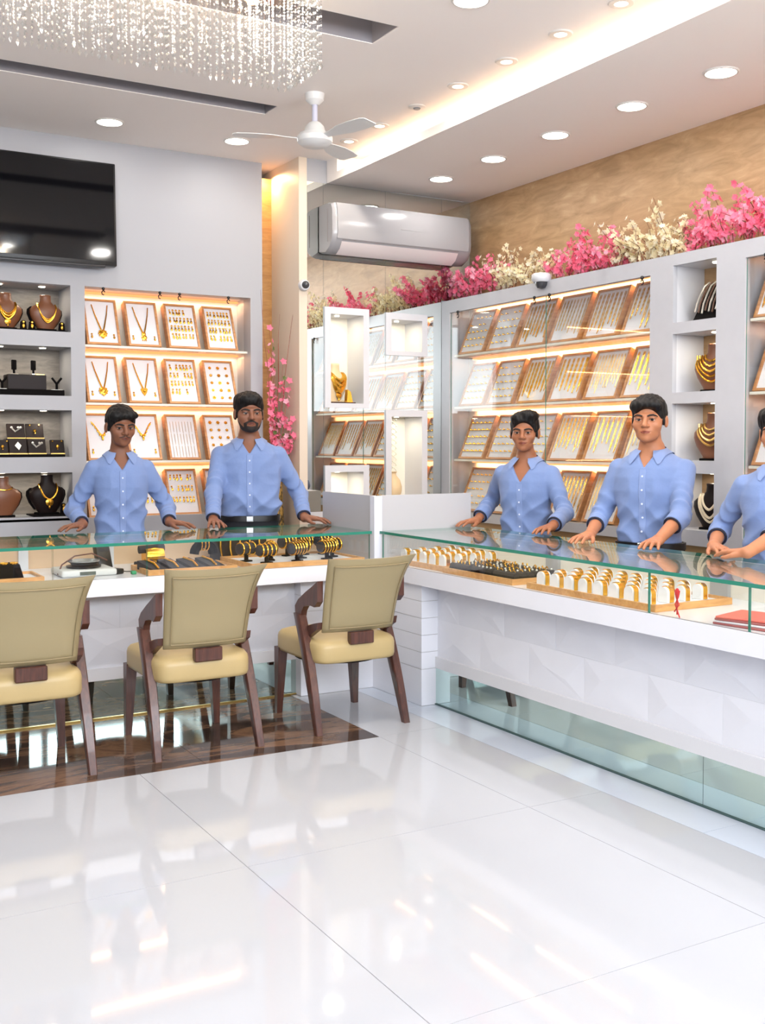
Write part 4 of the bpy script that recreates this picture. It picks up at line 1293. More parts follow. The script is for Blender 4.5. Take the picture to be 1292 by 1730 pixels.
# tall vase of blossom in the corner recess
t = thing('blossom_vase', 'tall dark patterned vase of pink blossom branches in the corner recess', 'vase', (3.10, 6.80, 0))
G().lathe([(0, 0), (.06, 0), (.07, .04), (.06, .5), (.05, .9), (.04, 1.12), (.046, 1.22), (.038, 1.22), (.032, 1.15), (0, 1.1)], 24).build('vase', streak_mat('gold_black_vase', [(.45, (30, 24, 20)), (.55, (190, 150, 80))], (30, 30, 12), .3, 2.0), t, True)
rnd = random.Random(5)
STEMS = [(-.045, .0, 2.20, 1), (-.07, .0, 1.95, 1), (-.03, .03, 1.98, 1), (.03, -.06, 1.97, 1), (.055, -.10, 1.84, 1), (.06, -.12, 1.58, 1), (.065, -.13, 1.47, 1), (-.055, -.02, 1.75, 1), (-.035, .03, 1.82, 1), (-.06, -.04, 1.62, 1), (-.02, .0, 2.06, 0), (.02, .0, 2.10, 0), (.09, -.09, 2.36, 0), (.03, .0, 2.30, 0), (-.16, -.1, 2.44, 0)]
for dx, dy, zt, fl in STEMS:
    k = 8
    pts = []
    for i in range(k+1):
        q = i/k
        pts.append((dx*q**1.3+rnd.uniform(-.006, .006)*(q > 0), dy*q**1.3+rnd.uniform(-.006, .006), 1.10+(zt-1.10)*q))
    b = G().tube(pts, [.0045-.0035*i/k for i in range(k+1)], 5).build('stem', mat('reddish_stem', (150, 84, 66), .6), t, True)
    if fl:
        g = G()
        for i in range(22):
            q = .36+.58*rnd.random()
            j = min(int(q*k), k-1); p = Vector(pts[j]).lerp(Vector(pts[j+1]), q*k-j)
            d = Vector((rnd.uniform(-1, 1), rnd.uniform(-1, .3), rnd.uniform(-.3, 1))).normalized()
            flower_faces(g, p+d*.012, d, rnd.uniform(.016, .024), rnd, 0 if rnd.random() < .7 else 1)
        flower_faces(g, Vector(pts[-1]), (0, -1, .4), .026, rnd, 0)
        for i in range(2):
            q = .5+.4*rnd.random(); j = min(int(q*k), k-1); p = Vector(pts[j])
            flower_faces(g, p+Vector((.01, -.01, 0)), (rnd.uniform(-1, 1), -1, 0), .016, rnd, 2)
        g.build('blossoms', [PINK, PINK2, LEAF], b)
l = area_light('recess_lamp', (3.11, 6.98, ZC-.05), (0, 0, 0), .08, .05, 2.6, (1, .60, .30)); l.parent = t
l.location = (.01, .18, ZC-.05)

# ================================================================== CAMERAS ON THE WALLS
t = thing('dome_camera', 'white dome security camera on the cabinet top edge', 'camera', (4.31, 5.44, 2.43))
G().lathe([(0, .055), (.05, .055), (.062, .045), (.062, .015), (.05, .0), (.0, .0)], 24).build('housing', WHITE, t, True, 50)
G().lathe([(.040, .0), (.038, -.018), (.025, -.036), (0, -.043)], 22).build('dome', mat('smoked_dome', (60, 60, 64), .08), t, True)
t = thing('dome_camera', 'round white security camera on the cream column', 'camera', (3.217, 6.612, 2.478), (PI/2, 0, 0))
G().lathe([(0, -.001), (.038, 0), (.040, .01), (.034, .03), (0, .032)], 24).build('housing', WHITE, t, True, 50)
G().ball((0, 0, .034), .026, 16, 10).build('lens_ball', mat('smoked_dome', (60, 60, 64), .08), t, True)
# ================================================================== PEOPLE
def surfnet(fn, lo, hi, h):
    """polygonise fn(P)<0 with naive surface nets; evaluated only near the surface"""
    lo = np.array(lo, float); hi = np.array(hi, float)
    c = 4
    n = (np.ceil((hi-lo)/(h*c)).astype(int)+1)
    N = (n-1)*c+1
    ax = [lo[i]+h*c*np.arange(n[i]) for i in range(3)]
    X = np.stack(np.meshgrid(*ax, indexing='ij'), -1).reshape(-1, 3)
    Fc = fn(X).reshape(n)
    near = np.abs(Fc) < h*c*2.6
    nb = near.copy()
    for a in range(3):
        s = [slice(None)]*3; t = [slice(None)]*3
        s[a] = slice(1, None); t[a] = slice(None, -1)
        m = nb.copy(); m[tuple(s)] |= nb[tuple(t)]; m[tuple(t)] |= nb[tuple(s)]
        nb = m
    idx = [np.minimum((np.arange(N[i])+c//2)//c, n[i]-1) for i in range(3)]
    F = Fc[np.ix_(*idx)].copy()
    mask = nb[np.ix_(*idx)]
    ii = np.argwhere(mask)
    P = lo+ii*h
    F[mask] = np.concatenate([fn(q) for q in np.array_split(P, max(1, len(P)//150000))]) if len(P) else 0
    ins = F < 0
    M = N-1
    cnt = np.zeros(M, np.int8)
    sl = [(slice(0, -1), slice(1, None))[b] for b in (0, 1)]
    corners = [(a, b, d) for a in (0, 1) for b in (0, 1) for d in (0, 1)]
    for q in corners:
        cnt += ins[sl[q[0]], sl[q[1]], sl[q[2]]]
    act = (cnt > 0) & (cnt < 8)
    cells = np.argwhere(act)
    vid = -np.ones(M, int)
    vid[act] = np.arange(len(cells))
    acc = np.zeros((len(cells), 3)); k = np.zeros(len(cells))
    for q in corners:
        for a in range(3):
            if q[a]: continue
            r = list(q); r[a] = 1
            A = cells+np.array(q); B = cells+np.array(r)
            fa = F[A[:, 0], A[:, 1], A[:, 2]]; fb = F[B[:, 0], B[:, 1], B[:, 2]]
            x = (fa < 0) != (fb < 0)
            t = np.where(x, fa/np.where(x, fa-fb, 1), 0)
            acc += np.where(x[:, None], A+(B-A)*t[:, None], 0)
            k += x
    V = lo+acc/k[:, None]*h
    faces = []
    for a in range(3):
        b, d = (a+1) % 3, (a+2) % 3
        s0 = [slice(0, -1) if i == a else slice(1, -1) for i in range(3)]
        s1 = [slice(1, None) if i == a else slice(1, -1) for i in range(3)]
        i0 = ins[tuple(s0)]; i1 = ins[tuple(s1)]
        e = np.argwhere(i0 != i1)
        if not len(e): continue
        fl = i0[e[:, 0], e[:, 1], e[:, 2]]
        base = e.copy()
        for i in range(3):
            if i != a: base[:, i] += 1
        def vv(ob, od):
            q = base.copy(); q[:, b] += ob; q[:, d] += od
            return vid[q[:, 0], q[:, 1], q[:, 2]]
        quad = np.stack([vv(-1, -1), vv(0, -1), vv(0, 0), vv(-1, 0)], 1)
        quad[~fl] = quad[~fl][:, ::-1]
        faces.append(quad)
    Fs = np.concatenate(faces)
    Fs = Fs[(Fs >= 0).all(1)]
    return V, Fs

def smin(a, b, k):
    h = np.clip(.5+.5*(b-a)/k, 0, 1)
    return b+(a-b)*h-k*h*(1-h)
def smax(a, b, k):
    return -smin(-a, -b, k)
def rc(P, a, b, r1, r2):
    a = np.array(a, float); b = np.array(b, float)
    ab = b-a
    t = np.clip(((P-a)@ab)/max(ab@ab, 1e-9), 0, 1)
    return np.linalg.norm(P-a-t[:, None]*ab, axis=1)-(r1+(r2-r1)*t)
def el(P, c, r):
    r = np.array(r, float)
    q = (P-np.array(c))/r
    k0 = np.linalg.norm(q, axis=1)
    k1 = np.linalg.norm(q/r, axis=1)
    return k0*(k0-1)/np.maximum(k1, 1e-6)

def head_sdf(Q, o):
    """Q in head space: face towards -y, chin at z=-.117, crown +.118"""
    jw = o.get('jaw', 1.0)
    d = el(Q, (0, .012, .030), (.076, .096, .088))
    d = smin(d, el(Q, (0, -.030, -.030), (.063*jw, .064, .080)), .02)
    d = smin(d, el(Q, (0, -.042, -.084), (.047*jw, .046, .033)), .02)
    d = smin(d, el(Q, (0, -.076, -.098), (.021*jw, .019, .019)), .02)
    A = Q.copy(); A[:, 0] = np.abs(A[:, 0])
    d = smin(d, el(A, (.040, -.056, -.028), (.024, .026, .024)), .022)
    d = smin(d, rc(A, (.046, -.078, .019), (.0, -.092, .017), .011, .011), .014)
    d = smax(d, -el(A, (.033, -.108, -.001), (.020, .020, .013)), .012)
    # eyeball and lids
    e = (.0315, -.081, .000)
    lid = el(A, e, (.0150, .0148, .0145))
    up = smax(lid, (e[2]+.0022)-A[:, 2]+.25*(A[:, 1]-e[1]), .002)
    dn = smax(lid, A[:, 2]-(e[2]-.0050), .002)
    d = smin(d, np.minimum(up, dn), .004)
    # nose
    d = smin(d, rc(Q, (0, -.090, .012), (0, -.113, -.030), .0085, .0125), .010)
    d = smin(d, el(A, (.0125, -.100, -.034), (.0095, .011, .008)), .006)
    # muzzle and lips
    d = smin(d, el(Q, (0, -.076, -.062), (.034, .0205, .026)), .016)
    d = smin(d, rc(A, (.021, -.088, -.0625), (.0, -.099, -.0585), .0045, .0062), .006)
    d = smin(d, rc(A, (.018, -.088, -.071), (.0, -.0965, -.0725), .0050, .0075), .006)
    d = smax(d, -rc(A, (.024, -.091, -.0655), (.0, -.1035, -.0655), .0014, .0016), .003)
    # ears
    er = el(A, (.0795, .010, -.012), (.0105, .019, .032))
    er = smax(er, -el(A, (.088, .004, -.010), (.006, .010, .018)), .004)
    d = smin(d, er, .006)
    return d

def hair_sdf(Q, o):
    st = o.get('hair', 'side')
    h = el(Q, (0, .016, .036), (.0815, .106, .095))
    h = smin(h, el(Q, (0, -.005, .075), (.074, .092, .056)), .02)
    if st == 'side':       # swept fringe, side parting
        h = smin(h, el(Q, (.020, -.074, .076), (.058, .034, .028)), .02)
        h = smin(h, el(Q, (-.052, -.045, .070), (.030, .045, .030)), .02)
    elif st == 'quiff':
        h = smin(h, el(Q, (.030, -.050, .106), (.045, .050, .034)), .02)
        h = smin(h, el(Q, (.060, -.030, .100), (.028, .040, .026)), .015)
        h = smin(h, el(Q, (-.035, -.055, .090), (.035, .040, .026)), .02)
    else:                  # combed back with volume
        h = smin(h, el(Q, (0, -.062, .088), (.064, .040, .030)), .02)
        h = smin(h, el(Q, (-.062, .0, .07), (.028, .05, .045)), .02)
    s = np.sin(Q[:, 0]*260+np.sin(Q[:, 1]*60)*2)*np.sin(Q[:, 2]*70+Q[:, 1]*90)
    h = h-.0022*s-.0016*np.sin(Q[:, 0]*110+Q[:, 1]*140)
    hl = o.get('hairline', .0)
    face = el(Q, (.006, -.122, -.040+hl), (.088, .096, .098))
    h = smax(h, -face, .008)
    low = -.030-.47*Q[:, 1]-Q[:, 2]            # positive below the line from temple to nape
    h = smax(h, low, .008)
    A = np.abs(Q[:, 0])
    # sideburns
    sb = el(np.stack([A, Q[:, 1], Q[:, 2]], 1), (.0725, -.014, -.008), (.007, .010, .026))
    return np.minimum(h, sb)

def seg2(A, a, b, r):
    """distance to a segment in the x-z plane of the face"""
    a = np.array(a); b = np.array(b); p = A[:, [0, 2]]
    ab = b-a
    t = np.clip(((p-a)@ab)/(ab@ab), 0, 1)
    return np.linalg.norm(p-a-t[:, None]*ab, axis=1)-r
def lip_region(Q, k=1.0):
    q = np.stack([Q[:, 0]/(.0225*k), (Q[:, 2]+.0655)/(.0086*k)], 1)
    return smax((np.linalg.norm(q, axis=1)-1)*.0105*k, Q[:, 1]+.05, .002)
def beard_sdf(Q, o):
    kind = o['beard']
    A = Q.copy(); A[:, 0] = np.abs(A[:, 0])
    hd = head_sdf(Q, o)
    front = Q[:, 1]+.045
    mous = seg2(A, (.033, -.065), (.004, -.0500), .0075)
    if kind == 'thin':
        return smax(smax(hd-.0016, smax(seg2(A, (.029, -.060), (.005, -.0510), .0036), front, .001), .001), -lip_region(Q, 1.02), .001)
    reg = np.minimum(mous, seg2(A, (.034, -.066), (.031, -.095), .0080))
    reg = np.minimum(reg, seg2(A, (.026, -.098), (.0, -.102), .0185))
    reg = smax(reg, front, .002)
    jaw = rc(A, (.070, -.004, -.038), (.044, -.050, -.094), .013, .021)
    reg = np.minimum(reg, jaw)
    reg = smax(reg, -lip_region(Q, 1.06), .001)
    return smax(hd-.0030, reg, .002)

ZREF = [.86, .93, 1.00, 1.08, 1.16, 1.24, 1.31, 1.365, 1.405, 1.44, 1.47, 1.52]
WREF = [.168, .166, .160, .160, .166, .176, .180, .166, .128, .090, .070, .060]
DREF = [.118, .116, .110, .108, .114, .120, .120, .112, .096, .080, .066, .058]
YREF = [.0, .0, .0, -.002, -.004, -.006, .0, .006, .010, .012, .012, .010]
def torso_sdf(P, o, grow=0.0):
    s = o['s']; wd = o.get('wide', 1.0); be = o.get('belly', 0.0)
    z = P[:, 2]/s
    w = np.interp(z, ZREF, WREF)*s*wd+grow
    d = np.interp(z, ZREF, DREF)*s*(1+.35*(wd-1))+grow
    bb = be*np.exp(-((z-1.06)/.10)**2)
    yc = np.interp(z, ZREF, YREF)*s-bb*.6
    d = d+bb
    w = w+bb*.7
    n = 2.35
    q = ((np.abs(P[:, 0])/w)**n+(np.abs(P[:, 1]-yc)/d)**n)**(1/n)
    return (q-1)*np.minimum(w, d)

def ik(S, Wp, L1, L2, pole):
    S = np.array(S, float); Wp = np.array(Wp, float)
    d = Wp-S; D = np.linalg.norm(d)
    if D > (L1+L2)*.985:
        f = D/((L1+L2)*.985); L1 *= f; L2 *= f
    a = (L1*L1-L2*L2+D*D)/(2*D)
    h = math.sqrt(max(L1*L1-a*a, 1e-6))
    u = d/D
    p = np.array(pole, float); p = p-u*(p@u); p /= np.linalg.norm(p)
    return S+u*a+p*h

def hand_sdf(P, w, ex, ts, k=1.0, curl=0.0):
    """palm-down hand resting on its finger tips: w wrist, ex finger direction, ts thumb side sign"""
    ex = np.array(ex, float); ex[2] = 0; ex /= np.linalg.norm(ex)
    ez = np.array((0, 0, 1.)); ey = np.cross(ez, ex)
    Q = (P-np.array(w))@np.stack([ex, ey, ez], 1)/k
    d = None
    def U(a, b, r1, r2, kk=.010):
        nonlocal d
        q = rc(Q, a, b, r1, r2)
        d = q if d is None else smin(d, q, kk)
    kn = [(.083, .031, -.004), (.089, .011, -.001), (.085, -.009, -.002), (.075, -.028, -.006)]
    ln = [(.040, .025, .020), (.044, .028, .021), (.041, .026, .020), (.032, .020, .018)]
    an = [9, 2, -5, -15]
    for (x, y, z), L, a in zip(kn, ln, an):
        U((0, y*.35*ts, .002), (x, y*ts, z), .019, .0125, .012)
    for (x, y, z), L, a in zip(kn, ln, an):
        c, s = math.cos(math.radians(a)), math.sin(math.radians(a))*ts
        p0 = np.array((x, y*ts, z)); dr = np.array((c, s, 0))
        p1 = p0+dr*L[0]*.98+np.array((0, 0, -.004+curl*.004))
        p2 = p1+dr*L[1]*.92+np.array((0, 0, -.0105))
        p3 = np.array([*(p2+dr*L[2]*.85)[:2], -.0285])
        f = np.minimum(np.minimum(rc(Q, p0, p1, .0108, .0092), rc(Q, p1, p2, .0095, .0082)), rc(Q, p2, p3, .0083, .0066))
        d = smin(d, f, .005)
    t0 = np.array((.022, .020*ts, -.006)); t1 = np.array((.050, .046*ts, -.016)); t2 = np.array((.078, .060*ts, -.026)); t3 = np.array((.094, .064*ts, -.028))
    d = smin(d, np.minimum(np.minimum(rc(Q, t0, t1, .017, .0125), rc(Q, t1, t2, .0115, .0095)), rc(Q, t2, t3, .0092, .0070)), .007)
    return d*k

HAIRM = mat('black_hair', (12, 9, 9), .55, spec=.3, bump=(240, .6, .002))
EYEW = mat('eye_white', (196, 184, 174), .5)
IRIS = mat('dark_iris', (22, 14, 10), .15)
NAVY = mat('navy_lining', (22, 24, 44), .7)
def fabric(name, rgb):
    m = mat(name, rgb, .78, spec=.2, sheen=.15, vary=(7, .05), bump=(16, .35, .012))
    return m
SHIRT = fabric('light_blue_shirt', (119, 140, 185))
SHIRTC = fabric('light_blue_collar', (127, 147, 191))
TROUS = mat('dark_trousers', (24, 25, 32), .8)
BELT = mat('black_belt', (14, 14, 16), .4)

def npmesh(name, V, F, mats):
    me = bpy.data.meshes.new(name)
    V = np.asarray(V, np.float32); F = np.asarray(F, np.int32)
    me.vertices.add(len(V)); me.vertices.foreach_set('co', V.ravel())
    me.loops.add(F.size); me.loops.foreach_set('vertex_index', F.ravel())
    me.polygons.add(len(F))
    me.polygons.foreach_set('loop_start', np.arange(0, F.size, 4, dtype=np.int32))
    me.polygons.foreach_set('loop_total', np.full(len(F), 4, np.int32))
    me.polygons.foreach_set('use_smooth', np.ones(len(F), bool))
    for m in (mats if isinstance(mats, list) else [mats]):
        me.materials.append(m)
    me.update(calc_edges=True)
    me.validate()
    return me

def person(label, x, y, yaw, crown, o):
    """yaw/head yaw in degrees about z from facing -y; hands are world points"""
    yw = math.radians(yaw)
    s = o['s'] = (crown-.012)/1.735
    Rz = np.array(((math.cos(yw), -math.sin(yw), 0), (math.sin(yw), math.cos(yw), 0), (0, 0, 1)))
    toL = lambda p: Rz.T@(np.array(p, float)-np.array((x, y, 0)))
    dirL = lambda p: Rz.T@np.array(p, float)
    skin = mat(o['skin_name'], o['skin'], .48, spec=.4, sss=.06, vary=(16, .06), bump=(120, .06, .002))
    # ---- head placement
    hy = math.radians(o.get('head_yaw', yaw)-yaw); hp = math.radians(o.get('head_pitch', 0)); hr = math.radians(o.get('head_roll', 0))
    Rh = np.array((Matrix.Rotation(hy, 3, 'Z') @ Matrix.Rotation(hp, 3, 'X') @ Matrix.Rotation(hr, 3, 'Y')))
    hc = np.array((o.get('head_dx', 0), o.get('head_dy', -.035)*s, crown-.132*s))
    hs = s*o.get('head_scale', 1.0)
    HW = np.array((1/1.09, 1, 1))
    toH = lambda P: ((P-hc)@Rh)/hs*HW
    fromH = lambda q: Rh@(np.array(q, float)/HW*hs)+hc
    wd = o.get('wide', 1.0)
    # ---- arms
    sh = {}; arms = []
    for side in (-1, 1):
        w, f, slv = o['hands'][side]
        S = np.array((side*.168*s*wd, .010*s, 1.352*s))
        wl = toL(w); fl = dirL(np.array(f)-np.array(w))
        pole = o.get('pole', {}).get(side, (side*1.0, .35, -.15))
        E = ik(S, wl, .285*s, .245*s, pole)
        arms.append((side, S, E, wl, fl, slv))
    # ---- skin: head, neck and upper chest
    def skin_fn(P):
        d = head_sdf(toH(P), o)*hs
        nk = rc(P, hc+Rh@np.array((0, .022, -.05))*hs, np.array((0, .016*s, 1.40*s)), .050*s*o.get('neck', 1), .056*s*o.get('neck', 1))
        d = smin(d, nk, .018)
        t = smax(torso_sdf(P, o, -.012), P[:, 2]-1.49*s, .02)
        return smin(d, t, .03)
    V, F = surfnet(skin_fn, (-.20, -.22, 1.24*s), (.20, .18, crown+.01), .0042)
    Vs, Fs = [V], [F]
    off = len(V)
    # ---- forearms and hands
    for side, S, E, wl, fl, slv in arms:
        ts = o.get('thumb', {}).get(side, -side)
        def arm_fn(P):
            d = rc(P, E, wl, .040*s, .0265*s)
            return smin(d, hand_sdf(P, wl, fl, np.sign(np.dot(np.cross((0, 0, 1.), fl), dirL(o['thumbdir'][side]))) or 1., s*o.get('hand', 1.0)), .012)
        fd = fl/np.linalg.norm(fl)
        pts = np.stack([E, wl, wl+fd*.20])
        V, F = surfnet(arm_fn, np.minimum(pts.min(0)-.085, 9), pts.max(0)+.085, .0036)
        Vs.append(V); Fs.append(F+off); off += len(V)
    # ---- inner body below (inside the clothes)
    def low_fn(P):
        t = smax(smax(torso_sdf(P, o, -.018), .86*s-P[:, 2], .02), P[:, 2]-1.36*s, .02)
        for sd in (-1, 1):
            t = smin(t, rc(P, (sd*.085*s, .0, .86*s), (sd*.10*s, .01, .46*s), .078*s, .055*s), .03)
            t = smin(t, rc(P, (sd*.10*s, .01, .46*s), (sd*.105*s, .03, .09*s), .052*s, .036*s), .02)
        for side, S, E, wl, fl, slv in arms:
            t = smin(t, rc(P, S, E, .046*s, .038*s), .03)
        return t
    ax = np.stack([a[2] for a in arms]+[a[1] for a in arms])
    V, F = surfnet(low_fn, (min(-.25, ax[:, 0].min()-.07), min(-.2, ax[:, 1].min()-.07), .04), (max(.25, ax[:, 0].max()+.07), max(.2, ax[:, 1].max()+.07), 1.46*s), .013)
    Vs.append(V); Fs.append(F+off)
    me = npmesh('person', np.concatenate(Vs), np.concatenate(Fs), skin)
    t = link('person', me, None, (x, y, 0), (0, 0, yw))
    tag(t, label, 'person', 'shop staff in blue shirts')
    # ---- shirt
    hem = o.get('hem', .955)*s
    vz = o.get('vee', 1.345)*s
    def shirt_fn(P, cut=True):
        d = torso_sdf(P, o, .006)
        fold = lambda v: 1-2*np.abs(np.sin(v))
        d = d-.0065*fold(P[:, 2]*22+P[:, 0]*13+1.2*np.sin(P[:, 0]*17))*np.clip((1.24*s-P[:, 2])/.18, 0, 1)-.0045*fold(P[:, 0]*26-P[:, 2]*17+np.sin(P[:, 2]*21))*np.clip((1.38*s-P[:, 2])/.1, 0, 1)
        d = smax(d, hem-P[:, 2], .012)
        d = smax(d, P[:, 2]-1.448*s, .012)
        for side, S, E, wl, fl, slv in arms:
            fd = (wl-E)/np.linalg.norm(wl-E); ud = (E-S)/np.linalg.norm(E-S)
            C = E+(wl-E)*slv
            up = np.minimum(rc(P, S, E, .058*s, .050*s), rc(P, (0, .014*s, 1.425*s), S, .040*s, .050*s))
            tu = (P-E)@ud
            up = up-.0075*fold(tu*48+P[:, 2]*12+2*np.sin(P[:, 1]*30))*np.exp(-(tu/.13)**2)
            r2 = .041*s if slv > .8 else .047*s
            fo = rc(P, E, C, .052*s, r2)
            tf = (P-C)@fd
            fo = fo-.0075*fold(tf*55+P[:, 0]*20+2*np.sin(P[:, 1]*35))*np.clip(1+tf/.22, 0, 1)*np.clip(-tf/.045, 0, 1)
            fo = smin(fo, rc(P, C-fd*(.040 if slv > .8 else .055)*s, C, r2+.003, r2+.0035), .004)
            fo = smax(fo, tf, .004)
            d = smin(d, smin(up, fo, .02), .024)
        if not cut:
            return d
        # open collar
        vx = np.abs(P[:, 0])-.62*(P[:, 2]-vz)
        wedge = smax(smax(vx*.85, vz-P[:, 2], .004), P[:, 1]-.0, .01)
        d = smax(d, -wedge, .004)
        nh = rc(P, (0, .012*s, 1.40*s), (0, .0, 1.6*s), .062*s, .062*s)
        d = smax(d, -nh, .006)
        return d
    pts = np.concatenate([np.stack([a[1], a[2], a[2]+(a[3]-a[2])*a[5]]) for a in arms])
    lo = np.minimum(pts.min(0)-.09, (-.27, -.22, hem-.02)); hi = np.maximum(pts.max(0)+.09, (.27, .19, 1.47*s))
    V, F = surfnet(shirt_fn, lo, hi, .0065)
    shirt = link('shirt', npmesh('shirt', V, F, SHIRT), t)
    # cuff linings
    for side, S, E, wl, fl, slv in arms:
        fd = Vector((wl-E)/np.linalg.norm(wl-E)); C = Vector(E+(wl-E)*slv)
        r2 = (.041 if slv > .8 else .047)*s
        u = fd.orthogonal().normalized(); w = fd.cross(u)
        ring = [C+fd*.0015+(u*math.cos(a)+w*math.sin(a))*(r2-.004) for a in np.linspace(0, 2*PI, 19)]
        G().tube(ring, .0055, 6, False).build('cuff_lining', NAVY, shirt, True)
    # placket and buttons on the shirt front
    zs = np.linspace(vz-.005, hem+.012, 22)
    def front(xx):
        a = np.full(len(zs), -.34); b = np.full(len(zs), .0)
        for _ in range(26):
            m = (a+b)/2
            q = shirt_fn(np.stack([np.full(len(zs), xx), m, zs], 1))
            b = np.where(q < 0, m, b); a = np.where(q < 0, a, m)
        return b
    xs = (-.018*s, -.016*s, .0, .016*s, .018*s)
    ys = [front(q) for q in xs]
    g = G()
    rows = [[(xs[i], ys[i][k]-(.0006 if i in (0, 4) else .0036), zs[k]) for i in range(5)] for k in range(len(zs))]
    g.loft(rows, False, False)
    g.build('placket', SHIRTC, shirt, True)
    for k in range(2, 22, 4):
        yb = ys[2][k]
        G().lathe([(0, .0028), (.0048, .0024), (.0052, 0)], 10).xf(Matrix.Translation((0, yb-.004, zs[k])) @ Matrix.Rotation(PI/2, 4, 'X')).build('button', mat('shirt_button', (214, 222, 240), .3), shirt, True)
    # collar: navy stand inside, folded flap outside
    def ringp(phi, r, z, cy=.012*s, dy=0):
        return (r*math.sin(phi), cy-r*1.06*math.cos(phi)+dy, z)
    z0 = 1.446*s
    ph = np.linspace(math.radians(26), math.radians(334), 41)
    def back(p): return (1-math.cos(p))/2        # 0 front, 1 back
    def tip(p):
        q = min(abs(p-ph[0]), abs(p-ph[-1]))
        return math.exp(-(q/.40)**2)
    nr = .060*o.get('neck', 1)+.004
    r0 = [ringp(p, nr*s, z0-(.030+.030*(1-back(p)))*s) for p in ph]
    r1 = [ringp(p, (nr+.003)*s, z0+(.004+.026*back(p))*s) for p in ph]
    r2_ = [ringp(p, (nr+.006)*s, z0+(.0045+.026*back(p))*s) for p in ph]
    G().loft([r0, r1, r2_], False, False).build('collar_stand', NAVY, shirt, True, 0)
    top = [ringp(p, (nr+.0065)*s, z0+(.005+.026*back(p))*s) for p in ph]
    mid = [ringp(p, (nr+.016+.006*tip(p))*s, z0+(-.010+.012*back(p)-.022*tip(p))*s) for p in ph]
    low = [ringp(p+math.copysign(.16*tip(p), math.pi-p), (nr+.030+.022*tip(p))*s, z0+(-.028-.004*back(p)-.046*tip(p))*s) for p in ph]
    def lift(pts, m):
        Q = np.array(pts)
        for _ in range(6):
            d = shirt_fn(Q, False)
            e = 1e-3
            gr = np.stack([shirt_fn(Q+np.eye(3)[i]*e, False)-d for i in range(3)], 1)
            gr /= np.maximum(np.linalg.norm(gr, axis=1, keepdims=True), 1e-9)
            Q = Q+gr*np.clip(m-d, 0, .02)[:, None]
        return [tuple(q) for q in Q]
    mid = lift(mid, .009); low = lift(low, .006)
    low2 = lift([(a_*.99, b_*.99+.0002, c_-.001) for a_, b_, c_ in low], .002)
    G().loft([top, mid, low, low2], False, False).build('collar', SHIRTC, shirt, True, 50)
    # ---- trousers, belt, shoes
    def trou_fn(P):
        d = torso_sdf(np.stack([P[:, 0], P[:, 1], np.maximum(P[:, 2], .86*s)], 1), o, .004 if o.get('tuck') else .0)
        d = smax(d, P[:, 2]-(hem+.006 if o.get('tuck') else .93*s), .006)
        d = smax(d, .80*s-P[:, 2], .03)
        for sd in (-1, 1):
            d = smin(d, rc(P, (sd*.086*s, 0, .84*s), (sd*.102*s, .012, .45*s), .094*s, .070*s), .03)
            d = smin(d, rc(P, (sd*.102*s, .012, .45*s), (sd*.105*s, .03, .07*s), .070*s, .058*s), .02)
        return d
    V, F = surfnet(trou_fn, (-.25, -.2, .02), (.25, .2, 1.0*s), .012)
    link('trousers', npmesh('trousers', V, F, TROUS), t)
    if o.get('tuck'):
        zb = hem-.012
        an = np.linspace(0, 2*PI, 41)[:-1]
        wq = np.interp(zb/s, ZREF, WREF)*s*wd; dq = np.interp(zb/s, ZREF, DREF)*s*(1+.35*(wd-1))
        bb = o.get('belly', 0)*math.exp(-((zb/s-1.06)/.10)**2)
        rr = lambda e, z: [((abs(math.cos(a))**(2/2.35))*math.copysign(1, math.cos(a))*(wq+bb*.7+e), -bb*.6+(abs(math.sin(a))**(2/2.35))*math.copysign(1, math.sin(a))*(dq+bb+e), z) for a in an]
        G().loft([rr(.003, zb-.018), rr(.011, zb-.017), rr(.011, zb+.017), rr(.003, zb+.018)], False).build('belt', BELT, t, True, 50)
        yb = -bb*.6-(dq+bb+.011)
        G().rbox(-.022, yb-.006, zb-.018, .022, yb+.002, zb+.018, .003, 1).build('buckle', STEEL, t)
    for sd in (-1, 1):
        g = G()
        g.loft([[(sd*.108*s+math.cos(a)*w_, yy+0*a, .002+max(0, math.sin(a))*hh) for a in np.linspace(-.3, PI+.3, 14)] for yy, w_, hh in ((.085, .02, .05), (.07, .036, .09), (.0, .042, .085), (-.08, .048, .06), (-.13, .044, .045), (-.165, .02, .03))])
        g.build('shoe', BELT, t, True, 60)
    # ---- hair, brows, eyes, lips, beard
    V, F = surfnet(lambda P: hair_sdf(toH(P), o)*hs, hc-.17*hs, hc+.17*hs, .0038)
    hair = link('hair', npmesh('hair', V, F, HAIRM), t)
    if o.get('beard'):
        V, F = surfnet(lambda P: beard_sdf(toH(P), o)*hs, hc-np.array((.1, .14, .15))*hs, hc+np.array((.1, .05, .02))*hs, .0026)
        if len(F):
            link('beard' if o['beard'] == 'full' else 'moustache', npmesh('beard', V, F, mat('dark_beard', (30, 20, 17), .7) if o['beard'] == 'full' else mat('faint_moustache', (66, 42, 34), .7)), t)
    for sd in (-1, 1):
        g = G().tube([fromH(q) for q in ((sd*.012, -.1035, .0165), (sd*.024, -.104, .0215), (sd*.038, -.099, .0235), (sd*.050, -.088, .0190), (sd*.056, -.079, .0135))], [q*hs for q in (.0036, .0046, .0044, .0034, .0016)], 8)
        g.build('eyebrow', mat('dark_brow', (24, 17, 15), .7), t, True)
        e = G(); e.ball((0, 0, 0), .0134, 16, 10)
        e.xf(Matrix.Translation(fromH((sd*.0315, -.081, 0))) @ Matrix(Rh.tolist()).to_4x4() @ Matrix.Scale(hs, 4))
        eye = e.build('eye', EYEW, t, True)
        gz = math.radians(o.get('gaze', 0))
        c = np.array((sd*.0315+math.sin(gz)*.0135, -.081-.0126*math.cos(gz), -.0008))
